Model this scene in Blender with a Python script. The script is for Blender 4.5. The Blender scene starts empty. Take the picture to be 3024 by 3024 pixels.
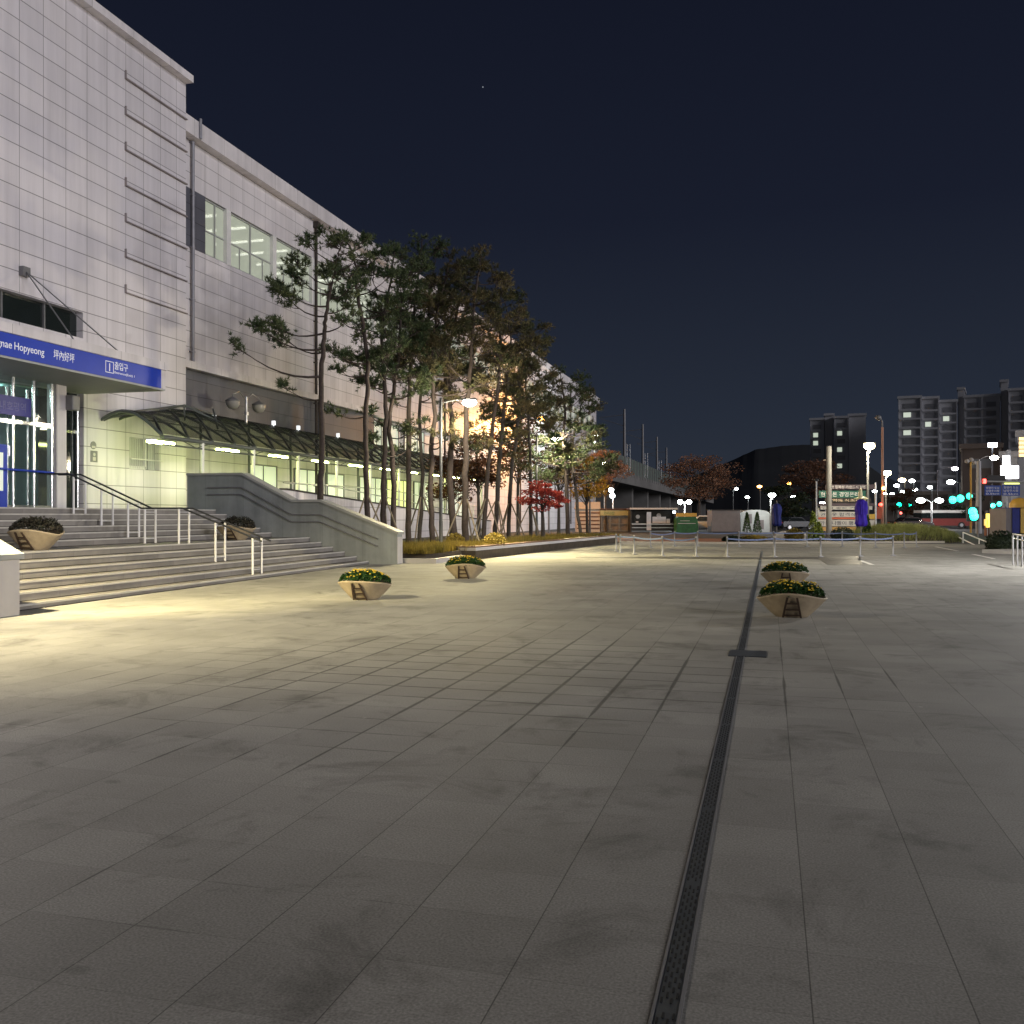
import bpy, bmesh, math, random
from mathutils import Vector, Matrix
R = math.radians
SC = bpy.context.scene
COL = SC.collection
rnd = random.Random(7)
F, CX, HZ, EYE = 2760.0, 1512.0, 1523.0, 1.6
TH = math.atan(760/2760.0)
CT, ST = math.cos(TH), math.sin(TH)

# ---- photogrammetry helpers: photo pixel + a known plane -> metres -------------
def ray(u): 
    a = (u-CX)/F
    return a*CT-ST, a*ST+CT
def P(u, v, D):
    rx, ry = ray(u)
    return Vector((D*rx, D*ry, EYE+(HZ-v)*D/F))
def G(u, v, z=0.0):
    D = (EYE-z)*F/(v-HZ)
    p = P(u, v, D); p.z = z
    return p
def onX(u, v, X):
    rx, ry = ray(u)
    return P(u, v, X/rx)

# ---- object helpers -------------------------------------------------------------
def tag(o, label, cat, group=None, kind=None):
    if label: o['label'] = label
    if cat: o['category'] = cat
    if group: o['group'] = group
    if kind: o['kind'] = kind
    return o
def thing(name, label, cat, loc=(0,0,0), rz=0.0, group=None):
    o = bpy.data.objects.new(name, None); COL.objects.link(o)
    o.empty_display_size = 0.2
    o.location = loc; o.rotation_euler = (0,0,rz)
    return tag(o, label, cat, group)
def wloc(o):
    v = Vector((0,0,0))
    while o: v += o.location; o = o.parent
    return v
def copy_tree(o, parent=None):
    c = o.copy(); COL.objects.link(c); c.parent = parent
    for ch in o.children: copy_tree(ch, c)
    return c

class MB:
    def __init__(s): s.v=[]; s.f=[]; s.m=[]; s.sm=[]; s.cur=0; s.smooth=False
    def add(s, vs, fs):
        b=len(s.v); s.v += [tuple(x) for x in vs]
        for f in fs:
            s.f.append(tuple(b+i for i in f)); s.m.append(s.cur); s.sm.append(s.smooth)
    def box(s, x0,x1,y0,y1,z0,z1):
        s.add([(x0,y0,z0),(x1,y0,z0),(x1,y1,z0),(x0,y1,z0),(x0,y0,z1),(x1,y0,z1),(x1,y1,z1),(x0,y1,z1)],
              [(0,3,2,1),(4,5,6,7),(0,1,5,4),(1,2,6,5),(2,3,7,6),(3,0,4,7)])
        return s
    def cbox(s, c, sz, rz=0.0, mat=None):
        M = mat or (Matrix.Translation(c) @ Matrix.Rotation(rz,4,'Z'))
        a,b,d = sz[0]/2,sz[1]/2,sz[2]/2
        vs=[M@Vector((x*a,y*b,z*d)) for z in(-1,1) for y in(-1,1) for x in(-1,1)]
        s.add(vs,[(0,2,3,1),(4,5,7,6),(0,1,5,4),(1,3,7,5),(3,2,6,7),(2,0,4,6)])
        return s
    def rbox(s, c, sz, r=0.03, rz=0.0, seg=2):
        bm=bmesh.new(); bmesh.ops.create_cube(bm,size=1)
        for v in bm.verts: v.co=Vector((v.co.x*sz[0],v.co.y*sz[1],v.co.z*sz[2]))
        bmesh.ops.bevel(bm,geom=bm.edges[:],offset=r,segments=seg,affect='EDGES',profile=.5)
        M=Matrix.Translation(c)@Matrix.Rotation(rz,4,'Z')
        bm.verts.index_update()
        s.add([M@v.co for v in bm.verts],[[v.index for v in f.verts] for f in bm.faces]); bm.free()
        return s
    def tube(s, pts, rad, n=8, cap=True):
        pts=[Vector(p) for p in pts]
        if not isinstance(rad,(list,tuple)): rad=[rad]*len(pts)
        rings=[]; 
        for i,p in enumerate(pts):
            d=(pts[min(i+1,len(pts)-1)]-pts[max(i-1,0)])
            if d.length<1e-9: d=Vector((0,0,1))
            d.normalize()
            up=Vector((0,0,1)) if abs(d.z)<.95 else Vector((1,0,0))
            x=d.cross(up).normalized(); y=x.cross(d).normalized()
            rings.append([p+(x*math.cos(2*math.pi*k/n)+y*math.sin(2*math.pi*k/n))*rad[i] for k in range(n)])
        vs=[q for r in rings for q in r]; fs=[]
        for i in range(len(pts)-1):
            for k in range(n):
                fs.append((i*n+k,i*n+(k+1)%n,(i+1)*n+(k+1)%n,(i+1)*n+k))
        sm=s.smooth; s.smooth=True; s.add(vs,fs); s.smooth=sm
        if cap:
            b=len(vs)-n
            s.add(rings[0],[tuple(range(n))]); s.add(rings[-1],[tuple(reversed(range(n)))])
        return s
    def lathe(s, prof, c=(0,0,0), n=16, sx=1.0, sy=1.0, smooth=True):
        vs=[];fs=[]
        for r,z in prof:
            for k in range(n):
                a=2*math.pi*k/n; vs.append((c[0]+r*sx*math.cos(a),c[1]+r*sy*math.sin(a),c[2]+z))
        for i in range(len(prof)-1):
            for k in range(n):
                fs.append((i*n+k,i*n+(k+1)%n,(i+1)*n+(k+1)%n,(i+1)*n+k))
        sm=s.smooth; s.smooth=smooth; s.add(vs,fs); s.smooth=sm
        return s
    def ball(s, c, r, n=12, m=8):
        if not isinstance(r,(tuple,list)): r=(r,r,r)
        vs=[];fs=[]
        for i in range(m+1):
            t=math.pi*i/m
            for k in range(n):
                a=2*math.pi*k/n
                vs.append((c[0]+r[0]*math.sin(t)*math.cos(a),c[1]+r[1]*math.sin(t)*math.sin(a),c[2]-r[2]*math.cos(t)))
        for i in range(m):
            for k in range(n): fs.append((i*n+k,i*n+(k+1)%n,(i+1)*n+(k+1)%n,(i+1)*n+k))
        sm=s.smooth; s.smooth=True; s.add(vs,fs); s.smooth=sm
        return s
    def prism(s, poly, d0, d1):
        """poly: list of Vectors, swept from +d0 to +d1 (vectors)"""
        d0=Vector(d0); d1=Vector(d1); n=len(poly)
        vs=[Vector(p)+d0 for p in poly]+[Vector(p)+d1 for p in poly]
        fs=[tuple(range(n)),tuple(reversed(range(n,2*n)))]
        for i in range(n): fs.append((i,i+n,(i+1)%n+n,(i+1)%n))
        s.add(vs,fs); return s
    def build(s, name, mat, parent=None, world=True, loc=None):
        me=bpy.data.meshes.new(name); me.from_pydata(s.v,[],s.f)
        mats = mat if isinstance(mat,(list,tuple)) else [mat]
        for m in mats: me.materials.append(m)
        if len(mats)>1: me.polygons.foreach_set('material_index',s.m)
        me.polygons.foreach_set('use_smooth',s.sm)
        me.validate(); me.update()
        o=bpy.data.objects.new(name,me); COL.objects.link(o)
        if parent:
            o.parent=parent
            if world: o.location=-wloc(parent)
        if loc is not None: o.location=loc
        return o
def fix_normals(o):
    bm=bmesh.new(); bm.from_mesh(o.data); bmesh.ops.recalc_face_normals(bm,faces=bm.faces[:]); bm.to_mesh(o.data); bm.free()
    return o

# ---- materials --------------------------------------------------------------------
def nodes(name):
    m=bpy.data.materials.new(name); m.use_nodes=True
    nt=m.node_tree; return m,nt,nt.nodes['Principled BSDF'],nt.nodes,nt.links
def mat(name,col,rough=.6,metal=0.0,var=.15,scale=3.0,bump=.0,spec=.4,trans=0.0,bscale=40.0):
    m,nt,b,N,L=nodes(name)
    tc=N.new('ShaderNodeTexCoord'); nz=N.new('ShaderNodeTexNoise')
    nz.inputs['Scale'].default_value=scale; nz.inputs['Detail'].default_value=6; nz.inputs['Roughness'].default_value=.65
    L.new(tc.outputs['Object'],nz.inputs['Vector'])
    rp=N.new('ShaderNodeMapRange'); rp.inputs[1].default_value=.3; rp.inputs[2].default_value=.7
    rp.inputs[3].default_value=1-var; rp.inputs[4].default_value=1+var
    L.new(nz.outputs['Fac'],rp.inputs[0])
    mx=N.new('ShaderNodeVectorMath'); mx.operation='SCALE'; mx.inputs[0].default_value=col
    L.new(rp.outputs[0],mx.inputs['Scale']); L.new(mx.outputs[0],b.inputs['Base Color'])
    b.inputs['Roughness'].default_value=rough; b.inputs['Metallic'].default_value=metal
    b.inputs['Specular IOR Level'].default_value=spec
    if bump:
        n2=N.new('ShaderNodeTexNoise'); n2.inputs['Scale'].default_value=bscale; n2.inputs['Detail'].default_value=4
        L.new(tc.outputs['Object'],n2.inputs['Vector'])
        bp=N.new('ShaderNodeBump'); bp.inputs['Strength'].default_value=bump; bp.inputs['Distance'].default_value=.02
        L.new(n2.outputs['Fac'],bp.inputs['Height']); L.new(bp.outputs[0],b.inputs['Normal'])
    return m
def emit(name,col,strength):
    m,nt,b,N,L=nodes(name)
    b.inputs['Base Color'].default_value=(.8,.8,.8,1)
    b.inputs['Emission Color'].default_value=(*col,1); b.inputs['Emission Strength'].default_value=strength
    return m
def glass(name,tint,alpha=.35,rough=.05):
    m,nt,b,N,L=nodes(name)
    out=N['Material Output']
    b.inputs['Base Color'].default_value=(*tint,1); b.inputs['Roughness'].default_value=rough
    b.inputs['Specular IOR Level'].default_value=.6
    tr=N.new('ShaderNodeBsdfTransparent'); tr.inputs[0].default_value=(*[min(1,c*3+.5) for c in tint],1)
    mx=N.new('ShaderNodeMixShader'); mx.inputs[0].default_value=alpha
    L.new(tr.outputs[0],mx.inputs[1]); L.new(b.outputs[0],mx.inputs[2]); L.new(mx.outputs[0],out.inputs['Surface'])
    return m
def mth(N,L,op,a,b=None,c=None):
    n=N.new('ShaderNodeMath'); n.operation=op
    for i,x in enumerate((a,b,c)):
        if x is None: continue
        if isinstance(x,(int,float)): n.inputs[i].default_value=x
        else: L.new(x,n.inputs[i])
    return n.outputs[0]
def gridmat(name,col,a1,s1,p1,w1,a2,s2,p2,w2,dark=.45,var=.05,rough=.5,spec=.4,stain=.12,speck=0.0,joint_noise=False,bump=.25,stain_scale=.5,streak=0.0):
    """stone / panel cladding: joints on two object axes, panel-to-panel variation, stains"""
    m,nt,b,N,L=nodes(name)
    tc=N.new('ShaderNodeTexCoord'); sp=N.new('ShaderNodeSeparateXYZ'); L.new(tc.outputs['Object'],sp.inputs[0])
    def line(ax,s,p,w):
        t=mth(N,L,'DIVIDE',mth(N,L,'SUBTRACT',sp.outputs[ax],p),s)
        fl=mth(N,L,'FLOOR',t); fr=mth(N,L,'FRACT',t)
        d=mth(N,L,'MINIMUM',fr,mth(N,L,'SUBTRACT',1.0,fr))
        return fl,mth(N,L,'MULTIPLY',d,s),w
    f1,d1,w1=line(a1,s1,p1,w1); f2,d2,w2=line(a2,s2,p2,w2)
    nzb=N.new('ShaderNodeTexNoise'); nzb.inputs['Scale'].default_value=stain_scale; nzb.inputs['Detail'].default_value=7; nzb.inputs['Roughness'].default_value=.62
    L.new(tc.outputs['Object'],nzb.inputs['Vector'])
    if joint_noise:
        # an area of dirt-filled joints in the middle of the plaza
        ms=N.new('ShaderNodeVectorMath'); ms.operation='DISTANCE'; ms.inputs[1].default_value=(-2.8,9.4,0); L.new(tc.outputs['Object'],ms.inputs[0])
        mk=N.new('ShaderNodeMapRange'); mk.inputs[1].default_value=1.2; mk.inputs[2].default_value=4.8; mk.inputs[3].default_value=1.0; mk.inputs[4].default_value=0.0
        L.new(ms.outputs['Value'],mk.inputs[0]); mask=mk.outputs[0]
    def lm(d,w,o):
        if joint_noise:
            nn=N.new('ShaderNodeTexNoise'); nn.inputs['Scale'].default_value=.8; nn.inputs['Detail'].default_value=4
            mp=N.new('ShaderNodeMapping'); mp.inputs['Location'].default_value=(o,o*2,0)
            L.new(tc.outputs['Object'],mp.inputs[0]); L.new(mp.outputs[0],nn.inputs['Vector'])
            wv=N.new('ShaderNodeMapRange'); wv.inputs[1].default_value=.56; wv.inputs[2].default_value=.80; wv.inputs[3].default_value=w; wv.inputs[4].default_value=.026
            L.new(mth(N,L,'ADD',nn.outputs['Fac'],mth(N,L,'MULTIPLY_ADD',mask,.40,-.06)),wv.inputs[0]); ww=wv.outputs[0]
        else: ww=w
        t=mth(N,L,'DIVIDE',d,ww)
        mr=N.new('ShaderNodeMapRange'); mr.interpolation_type='SMOOTHSTEP'
        mr.inputs[1].default_value=.35; mr.inputs[2].default_value=1.0; mr.inputs[3].default_value=1; mr.inputs[4].default_value=0
        L.new(t,mr.inputs[0]); return mr.outputs[0]
    j2_=lm(d2,w2,11.7)
    j=mth(N,L,'MAXIMUM',lm(d1,w1,3.1),mth(N,L,'MULTIPLY',j2_,mth(N,L,'MULTIPLY_ADD',mask,.5,.5) if joint_noise else 1.0))
    cb=N.new('ShaderNodeCombineXYZ'); L.new(f1,cb.inputs[0]); L.new(f2,cb.inputs[1])
    wn=N.new('ShaderNodeTexWhiteNoise'); wn.noise_dimensions='3D'; L.new(cb.outputs[0],wn.inputs['Vector'])
    v=mth(N,L,'MULTIPLY_ADD',wn.outputs['Value'],2*var,1-var)
    st=N.new('ShaderNodeMapRange'); st.inputs[1].default_value=.3; st.inputs[2].default_value=.7; st.inputs[3].default_value=1-stain; st.inputs[4].default_value=1+stain
    L.new(nzb.outputs['Fac'],st.inputs[0])
    v=mth(N,L,'MULTIPLY',v,st.outputs[0])
    if streak:
        mpk=N.new('ShaderNodeMapping'); mpk.inputs['Scale'].default_value=(2.2,2.2,.10); L.new(tc.outputs['Object'],mpk.inputs[0])
        nk=N.new('ShaderNodeTexNoise'); nk.inputs['Scale'].default_value=1.0; nk.inputs['Detail'].default_value=7; nk.inputs['Roughness'].default_value=.65; L.new(mpk.outputs[0],nk.inputs['Vector'])
        kr=N.new('ShaderNodeMapRange'); kr.inputs[1].default_value=.42; kr.inputs[2].default_value=.72; kr.inputs[3].default_value=1.02; kr.inputs[4].default_value=1-streak
        L.new(nk.outputs['Fac'],kr.inputs[0]); v=mth(N,L,'MULTIPLY',v,kr.outputs[0])
    if speck:
        ns=N.new('ShaderNodeTexNoise'); ns.inputs['Scale'].default_value=95; ns.inputs['Detail'].default_value=3
        L.new(tc.outputs['Object'],ns.inputs['Vector'])
        sr=N.new('ShaderNodeMapRange'); sr.inputs[1].default_value=.3; sr.inputs[2].default_value=.7; sr.inputs[3].default_value=1-speck; sr.inputs[4].default_value=1+speck
        L.new(ns.outputs['Fac'],sr.inputs[0]); v=mth(N,L,'MULTIPLY',v,sr.outputs[0])
        # dropped specks and gum spots
        vo=N.new('ShaderNodeTexVoronoi'); vo.inputs['Scale'].default_value=1.1; L.new(tc.outputs['Object'],vo.inputs['Vector'])
        gm=mth(N,L,'LESS_THAN',vo.outputs['Distance'],.02)
        v=mth(N,L,'MULTIPLY_ADD',gm,.5,v)
        # soft dirty smudges
        sm_=N.new('ShaderNodeTexNoise'); sm_.inputs['Scale'].default_value=1.15; sm_.inputs['Detail'].default_value=8; sm_.inputs['Roughness'].default_value=.7; sm_.inputs['Distortion'].default_value=.6
        L.new(tc.outputs['Object'],sm_.inputs['Vector'])
        sg_=N.new('ShaderNodeMapRange'); sg_.inputs[1].default_value=.53; sg_.inputs[2].default_value=.70; sg_.inputs[3].default_value=1.03; sg_.inputs[4].default_value=.58
        L.new(sm_.outputs['Fac'],sg_.inputs[0]); v=mth(N,L,'MULTIPLY',v,sg_.outputs[0])
        vo2=N.new('ShaderNodeTexVoronoi'); vo2.inputs['Scale'].default_value=.9
        mp=N.new('ShaderNodeMapping'); mp.inputs['Location'].default_value=(5.3,2.2,0); mp.inputs['Scale'].default_value=(1,1.7,1)
        L.new(tc.outputs['Object'],mp.inputs[0]); L.new(mp.outputs[0],vo2.inputs['Vector'])
        g2=N.new('ShaderNodeMapRange'); g2.inputs[1].default_value=.02; g2.inputs[2].default_value=.07; g2.inputs[3].default_value=.72; g2.inputs[4].default_value=1
        L.new(vo2.outputs['Distance'],g2.inputs[0]); v=mth(N,L,'MULTIPLY',v,g2.outputs[0])
    v=mth(N,L,'MULTIPLY',v,mth(N,L,'MULTIPLY_ADD',j,-(1-dark),1.0))
    mx=N.new('ShaderNodeVectorMath'); mx.operation='SCALE'; mx.inputs[0].default_value=col
    L.new(v,mx.inputs['Scale']); L.new(mx.outputs[0],b.inputs['Base Color'])
    rr=mth(N,L,'MULTIPLY_ADD',nzb.outputs['Fac'],.3,rough-.15)
    L.new(rr,b.inputs['Roughness']); b.inputs['Specular IOR Level'].default_value=spec
    if bump:
        bp=N.new('ShaderNodeBump'); bp.inputs['Strength'].default_value=bump; bp.inputs['Distance'].default_value=.012; bp.invert=True
        L.new(j,bp.inputs['Height']); L.new(bp.outputs[0],b.inputs['Normal'])
    return m
def leafmat(name,c1,c2,scale=1.5,transl=.25,rough=.6):
    m,nt,b,N,L=nodes(name)
    tc=N.new('ShaderNodeTexCoord'); nz=N.new('ShaderNodeTexNoise'); nz.inputs['Scale'].default_value=scale; nz.inputs['Detail'].default_value=5
    L.new(tc.outputs['Object'],nz.inputs['Vector'])
    cr=N.new('ShaderNodeValToRGB'); cr.color_ramp.elements[0].position=.35; cr.color_ramp.elements[1].position=.65
    cr.color_ramp.elements[0].color=(*c1,1); cr.color_ramp.elements[1].color=(*c2,1)
    L.new(nz.outputs['Fac'],cr.inputs[0]); L.new(cr.outputs[0],b.inputs['Base Color']); b.inputs['Roughness'].default_value=rough
    b.inputs['Specular IOR Level'].default_value=.25
    tl=N.new('ShaderNodeBsdfTranslucent'); L.new(cr.outputs[0],tl.inputs[0])
    mx=N.new('ShaderNodeMixShader'); mx.inputs[0].default_value=transl
    L.new(b.outputs[0],mx.inputs[1]); L.new(tl.outputs[0],mx.inputs[2]); L.new(mx.outputs[0],N['Material Output'].inputs['Surface'])
    return m

M={}
M['wall']=gridmat('hall_panel',(.665,.632,.668),1,1.02,24.5,.016,2,.667,12.03,.02,dark=.33,var=.04,rough=.42,stain=.07,stain_scale=.16,streak=.16)
M['wing']=gridmat('wing_panel',(.665,.63,.655),1,1.0,35.4,.012,2,.667,12.03,.02,dark=.36,var=.045,rough=.45,stain=.07,stain_scale=.16,streak=.18)
M['cap']=gridmat('coping_panel',(.665,.63,.65),1,2.2,34.0,.014,2,50,-20,.01,dark=.5,var=.05,rough=.5,stain=.14,streak=.2)
M['greypanel']=gridmat('grey_panel',(.098,.099,.122),1,1.02,24.5,.012,2,.667,12.03,.02,dark=.4,var=.06,rough=.5,stain=.1)
M['pave']=gridmat('granite_paving',(.272,.266,.246),0,.505,.134,.0036,1,.46,3.59,.0024,dark=.42,var=.08,rough=.72,spec=.10,stain=.22,speck=.27,joint_noise=True,bump=.12,stain_scale=.5)
M['stone']=gridmat('stair_granite',(.215,.20,.185),1,1.22,13.2,.006,2,60,-30,.01,dark=.6,var=.10,rough=.62,stain=.22,stain_scale=1.3,bump=.1)
M['nosing_lit']=mat('nosing_granite_lit',(.47,.45,.41),.55,var=.12,scale=3)  # light catching the step edges put into a paler stone colour
M['balu']=gridmat('balustrade_granite',(.25,.268,.265),0,1.45,-13.0,.006,2,90,-40,.01,dark=.6,var=.08,rough=.55,stain=.2,stain_scale=1.1,streak=.3,bump=.1)
M['pale']=mat('pale_granite',(.50,.47,.45),.55,var=.08,scale=1.5,bump=.05)
M['chrome']=mat('polished_steel',(.75,.76,.76),.22,1.0,var=.05,scale=6)
M['steel']=mat('brushed_steel',(.55,.55,.56),.38,.9,var=.08,scale=4)
M['dkmetal']=mat('dark_painted_metal',(.045,.047,.052),.5,.3,var=.15)
M['midmetal']=mat('grey_painted_metal',(.19,.19,.2),.5,.3,var=.12)
M['rustwood']=mat('brown_painted_wood',(.055,.035,.024),.6,var=.2,bump=.1)
M['canopysteel']=mat('pale_green_steel',(.105,.118,.116),.45,.25,var=.1)
M['white']=mat('white_painted_metal',(.72,.71,.70),.5,var=.06)
M['soffit']=mat('soffit_panel',(.36,.37,.36),.55,var=.08,scale=.8)
M['blue']=mat('blue_sign_film',(.012,.045,.42),.45,var=.05)
M['violet']=mat('violet_blue_sign',(.06,.06,.26),.45,var=.06)
M['faintletter']=mat('faint_lettering',(.16,.16,.36),.5,var=.05)
M['letter']=emit('lettering_glow_added',(.72,.76,.95),.16)  # faint glow added to sign letters that are not lit
M['ink']=mat('dark_ink',(.03,.03,.035),.6)
M['teal']=mat('tinted_wall_teal',(.22,.40,.37),.5,var=.1)
M['dkglass']=glass('dark_strip_glass',(.015,.02,.02),.88,.06)
M['clear']=glass('clear_glazing',(.16,.18,.17),.14,.03)
M['poly']=glass('smoked_polycarbonate',(.045,.047,.047),.14,.3)
M['tube']=emit('tube_light_glow',(.88,1.0,.32),64)
M['room']=mat('pale_interior',(.80,.81,.72),.7,var=.06)
M['roomlight']=emit('interior_light',(.97,1.0,.86),5)
M['halllight']=emit('hall_light',(.72,1.0,.92),42)
M['litwin']=emit('lit_curtain_glow',(.62,.78,.50),.42)
M['litwin2']=emit('lit_yellow_curtain',(.85,.95,.22),.8)
M['lens']=emit('lamp_lens_white',(1.0,.93,.74),60)
M['lensc']=emit('lamp_lens_cool',(.9,1.0,.95),45)
M['lensw']=emit('lamp_lens_warm',(1.0,.80,.45),45)
M['lenso']=emit('lamp_lens_sodium',(1.0,.42,.08),28)
M['globe_off']=mat('unlit_globe',(.30,.29,.27),.3,var=.1)
M['bark']=mat('pine_bark',(.052,.039,.034),.9,var=.35,scale=7,bump=.6,bscale=18)
M['bark2']=mat('grey_bark',(.05,.042,.038),.9,var=.3,scale=6,bump=.5,bscale=20)
M['stake']=mat('stake_timber',(.20,.165,.12),.8,var=.2,scale=5)
M['needle']=leafmat('pine_needles',(.034,.062,.026),(.105,.125,.056),1.2,.12)
M['needle2']=leafmat('pine_needles_dry',(.042,.055,.022),(.125,.098,.048),1.0,.15)
M['red']=leafmat('maple_red',(.20,.022,.02),(.44,.075,.06),2.5,.35)
M['rust']=leafmat('autumn_rust',(.055,.026,.014),(.13,.055,.025),1.2,.25)
M['brown']=leafmat('autumn_brown',(.11,.060,.040),(.24,.13,.085),.9,.3)
M['gold']=leafmat('ginkgo_gold',(.30,.16,.02),(.55,.36,.05),1.8,.35)
M['green']=leafmat('leaf_green',(.02,.05,.012),(.06,.11,.025),3.0,.2)
M['lime']=leafmat('bright_conifer',(.10,.17,.03),(.28,.32,.06),4,.3)
M['dkgreen']=leafmat('dark_hedge',(.010,.018,.010),(.028,.04,.018),3,.1)
M['mum']=leafmat('chrysanthemum_leaf',(.012,.045,.010),(.035,.085,.018),9,.15)
M['mumdk']=leafmat('dry_chrysanthemum_leaf',(.020,.024,.016),(.045,.038,.030),7,.15)
M['petal']=mat('yellow_petal',(.62,.44,.03),.6,var=.3,scale=9)
M['grass']=leafmat('bed_grass',(.10,.085,.02),(.30,.22,.045),.9,.3)
M['grass2']=leafmat('mound_grass',(.13,.15,.045),(.30,.31,.11),1.2,.3)
M['soil']=mat('bed_soil',(.06,.048,.034),.95,var=.3,scale=3,bump=.4)
M['bowl']=mat('cream_planter_paint',(.37,.30,.205),.6,var=.2,scale=6,bump=.10,bscale=25)
M['bedwall']=gridmat('bed_block_wall',(.62,.60,.60),0,60,0,.01,2,.075,0,.012,dark=.62,var=.06,rough=.7,stain=.12)
M['bedcap']=mat('bed_timber_cap',(.13,.075,.05),.7,var=.2,scale=4)
M['asphalt']=mat('asphalt',(.05,.05,.052),.8,var=.25,scale=2,bump=.15)
M['darkband']=mat('dark_granite_band',(.075,.07,.066),.5,var=.2,scale=1.5)
M['redpave']=mat('red_block_paving',(.27,.11,.06),.75,var=.2,scale=3)
M['kerb']=mat('kerb_stone',(.50,.45,.37),.65,var=.1,scale=2)
M['paint']=mat('white_road_paint',(.72,.70,.66),.6,var=.12,scale=8)
M['iron']=mat('cast_iron_grate',(.082,.092,.105),.42,.6,var=.2,scale=9)
M['slot']=mat('grate_slot',(.002,.002,.002),.9)
M['tape']=mat('blue_barrier_tape',(.13,.17,.30),.5,var=.15,scale=8)
M['hill']=mat('wooded_hill',(.02,.024,.028),.95,var=.3,scale=.01)
M['balucap']=mat('balustrade_cap_granite',(.32,.325,.31),.55,var=.12,scale=2)
M['viaduct']=mat('viaduct_concrete',(.17,.165,.16),.8,var=.2,scale=.3)
M['postgrey']=mat('post_grey_metal',(.33,.33,.34),.5,.2,var=.1)
M['fin']=mat('cladding_fin_shade',(.27,.235,.24),.6,var=.1)  # shadow line under the fins put into this darker colour
M['riser_dark']=mat('dirt_and_shade_dark',(.02,.017,.014),.9)  # near black for the painted dirt and shadow line on the stairs
M['pipe']=mat('painted_downpipe',(.24,.24,.27),.45,.2,var=.15)

def litpane(name,col,strength,mixf):
    m,nt,b,N,L=nodes(name); b.inputs['Base Color'].default_value=(.3,.32,.28,1); b.inputs['Roughness'].default_value=.15
    b.inputs['Emission Color'].default_value=(*col,1); b.inputs['Emission Strength'].default_value=strength
    tr=N.new('ShaderNodeBsdfTransparent'); mx=N.new('ShaderNodeMixShader'); mx.inputs[0].default_value=mixf
    L.new(tr.outputs[0],mx.inputs[1]); L.new(b.outputs[0],mx.inputs[2]); L.new(mx.outputs[0],N['Material Output'].inputs['Surface']); return m
M['litpane']=litpane('lit_interior_glass',(.66,.71,.56),.36,.70)
# ---- world ------------------------------------------------------------------------
w=bpy.data.worlds.new('World'); SC.world=w; w.use_nodes=True
nt=w.node_tree; N=nt.nodes; L=nt.links; bg=N['Background']
tc=N.new('ShaderNodeTexCoord'); sp=N.new('ShaderNodeSeparateXYZ'); L.new(tc.outputs['Generated'],sp.inputs[0])
cr=N.new('ShaderNodeValToRGB'); e=cr.color_ramp.elements
e[0].position=0.0; e[0].color=(.0255,.0315,.0440,1); e[1].position=.62; e[1].color=(.0050,.0066,.0150,1)
x=e.new(.10); x.color=(.0190,.0250,.0395,1)
x=e.new(.30); x.color=(.0095,.0124,.0245,1)
L.new(sp.outputs['Z'],cr.inputs[0])
sd=P(1426,257,1000)-Vector((0,0,1.6)); sd.normalize()
dt=N.new('ShaderNodeVectorMath'); dt.operation='DOT_PRODUCT'; dt.inputs[1].default_value=sd
nrm=N.new('ShaderNodeVectorMath'); nrm.operation='NORMALIZE'; L.new(tc.outputs['Generated'],nrm.inputs[0]); L.new(nrm.outputs[0],dt.inputs[0])
st=mth(N,L,'GREATER_THAN',dt.outputs['Value'],1-2.2e-7)
ad=N.new('ShaderNodeMixRGB'); ad.blend_type='ADD'; ad.inputs[0].default_value=1
sc=N.new('ShaderNodeVectorMath'); sc.operation='SCALE'; sc.inputs[0].default_value=(.25,.27,.3); L.new(st,sc.inputs['Scale'])
L.new(cr.outputs[0],ad.inputs[1]); L.new(sc.outputs[0],ad.inputs[2]); L.new(ad.outputs[0],bg.inputs[0])
bg.inputs[1].default_value=1.0

sl=bpy.data.lights.new('facade_flood_sun','SUN'); sl.energy=1.38; sl.angle=R(24); sl.color=(1.0,.968,1.0)  # soft low sun added in place of unseen floodlights on the facade
so=bpy.data.objects.new('facade_flood_sun',sl); COL.objects.link(so)
az=R(-22); el=R(13)
dv=Vector((math.cos(el)*math.cos(az),math.cos(el)*math.sin(az),math.sin(el)))
so.rotation_euler=dv.to_track_quat('Z','Y').to_euler(); so.location=(40,20,30)

cam=bpy.data.cameras.new('camera'); co=bpy.data.objects.new('camera',cam); COL.objects.link(co)
co.location=(0,0,EYE); co.rotation_euler=(R(90),0,TH)
cam.sensor_width=36; cam.lens=F/3024*36; cam.shift_y=(HZ-1512)/3024; cam.clip_end=6000; cam.clip_start=.05
SC.camera=co
SC.view_settings.view_transform='Standard'; SC.view_settings.look='None'; SC.view_settings.exposure=0; SC.view_settings.gamma=1
SC.cycles.use_denoising=True
try: SC.cycles.denoiser='OPENIMAGEDENOISE'
except Exception: pass
SC.cycles.max_bounces=6; SC.cycles.transparent_max_bounces=12; SC.cycles.sample_clamp_indirect=4.0; SC.cycles.sample_clamp_direct=0
SC.cycles.use_light_tree=True; SC.cycles.caustics_reflective=False; SC.cycles.caustics_refractive=False

def bulb(parent,loc,energy,col,r=.15,world=False):
    l=bpy.data.lights.new('bulb','POINT'); l.energy=energy; l.color=col; l.shadow_soft_size=r
    o=bpy.data.objects.new('bulb',l); COL.objects.link(o); o.parent=parent
    o.location=Vector(loc)-(wloc(parent) if world else Vector((0,0,0)))
    return o

# ---- ground -------------------------------------------------------------------------
g=MB(); g.box(-900,900,-60,2500,-.5,-.012); tag(g.build('ground',M['asphalt']),None,None,kind='structure')
g=MB(); g.box(-26,14,-14,57,-.3,0); tag(g.build('plaza_paving',M['pave']),None,None,kind='structure')
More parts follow.
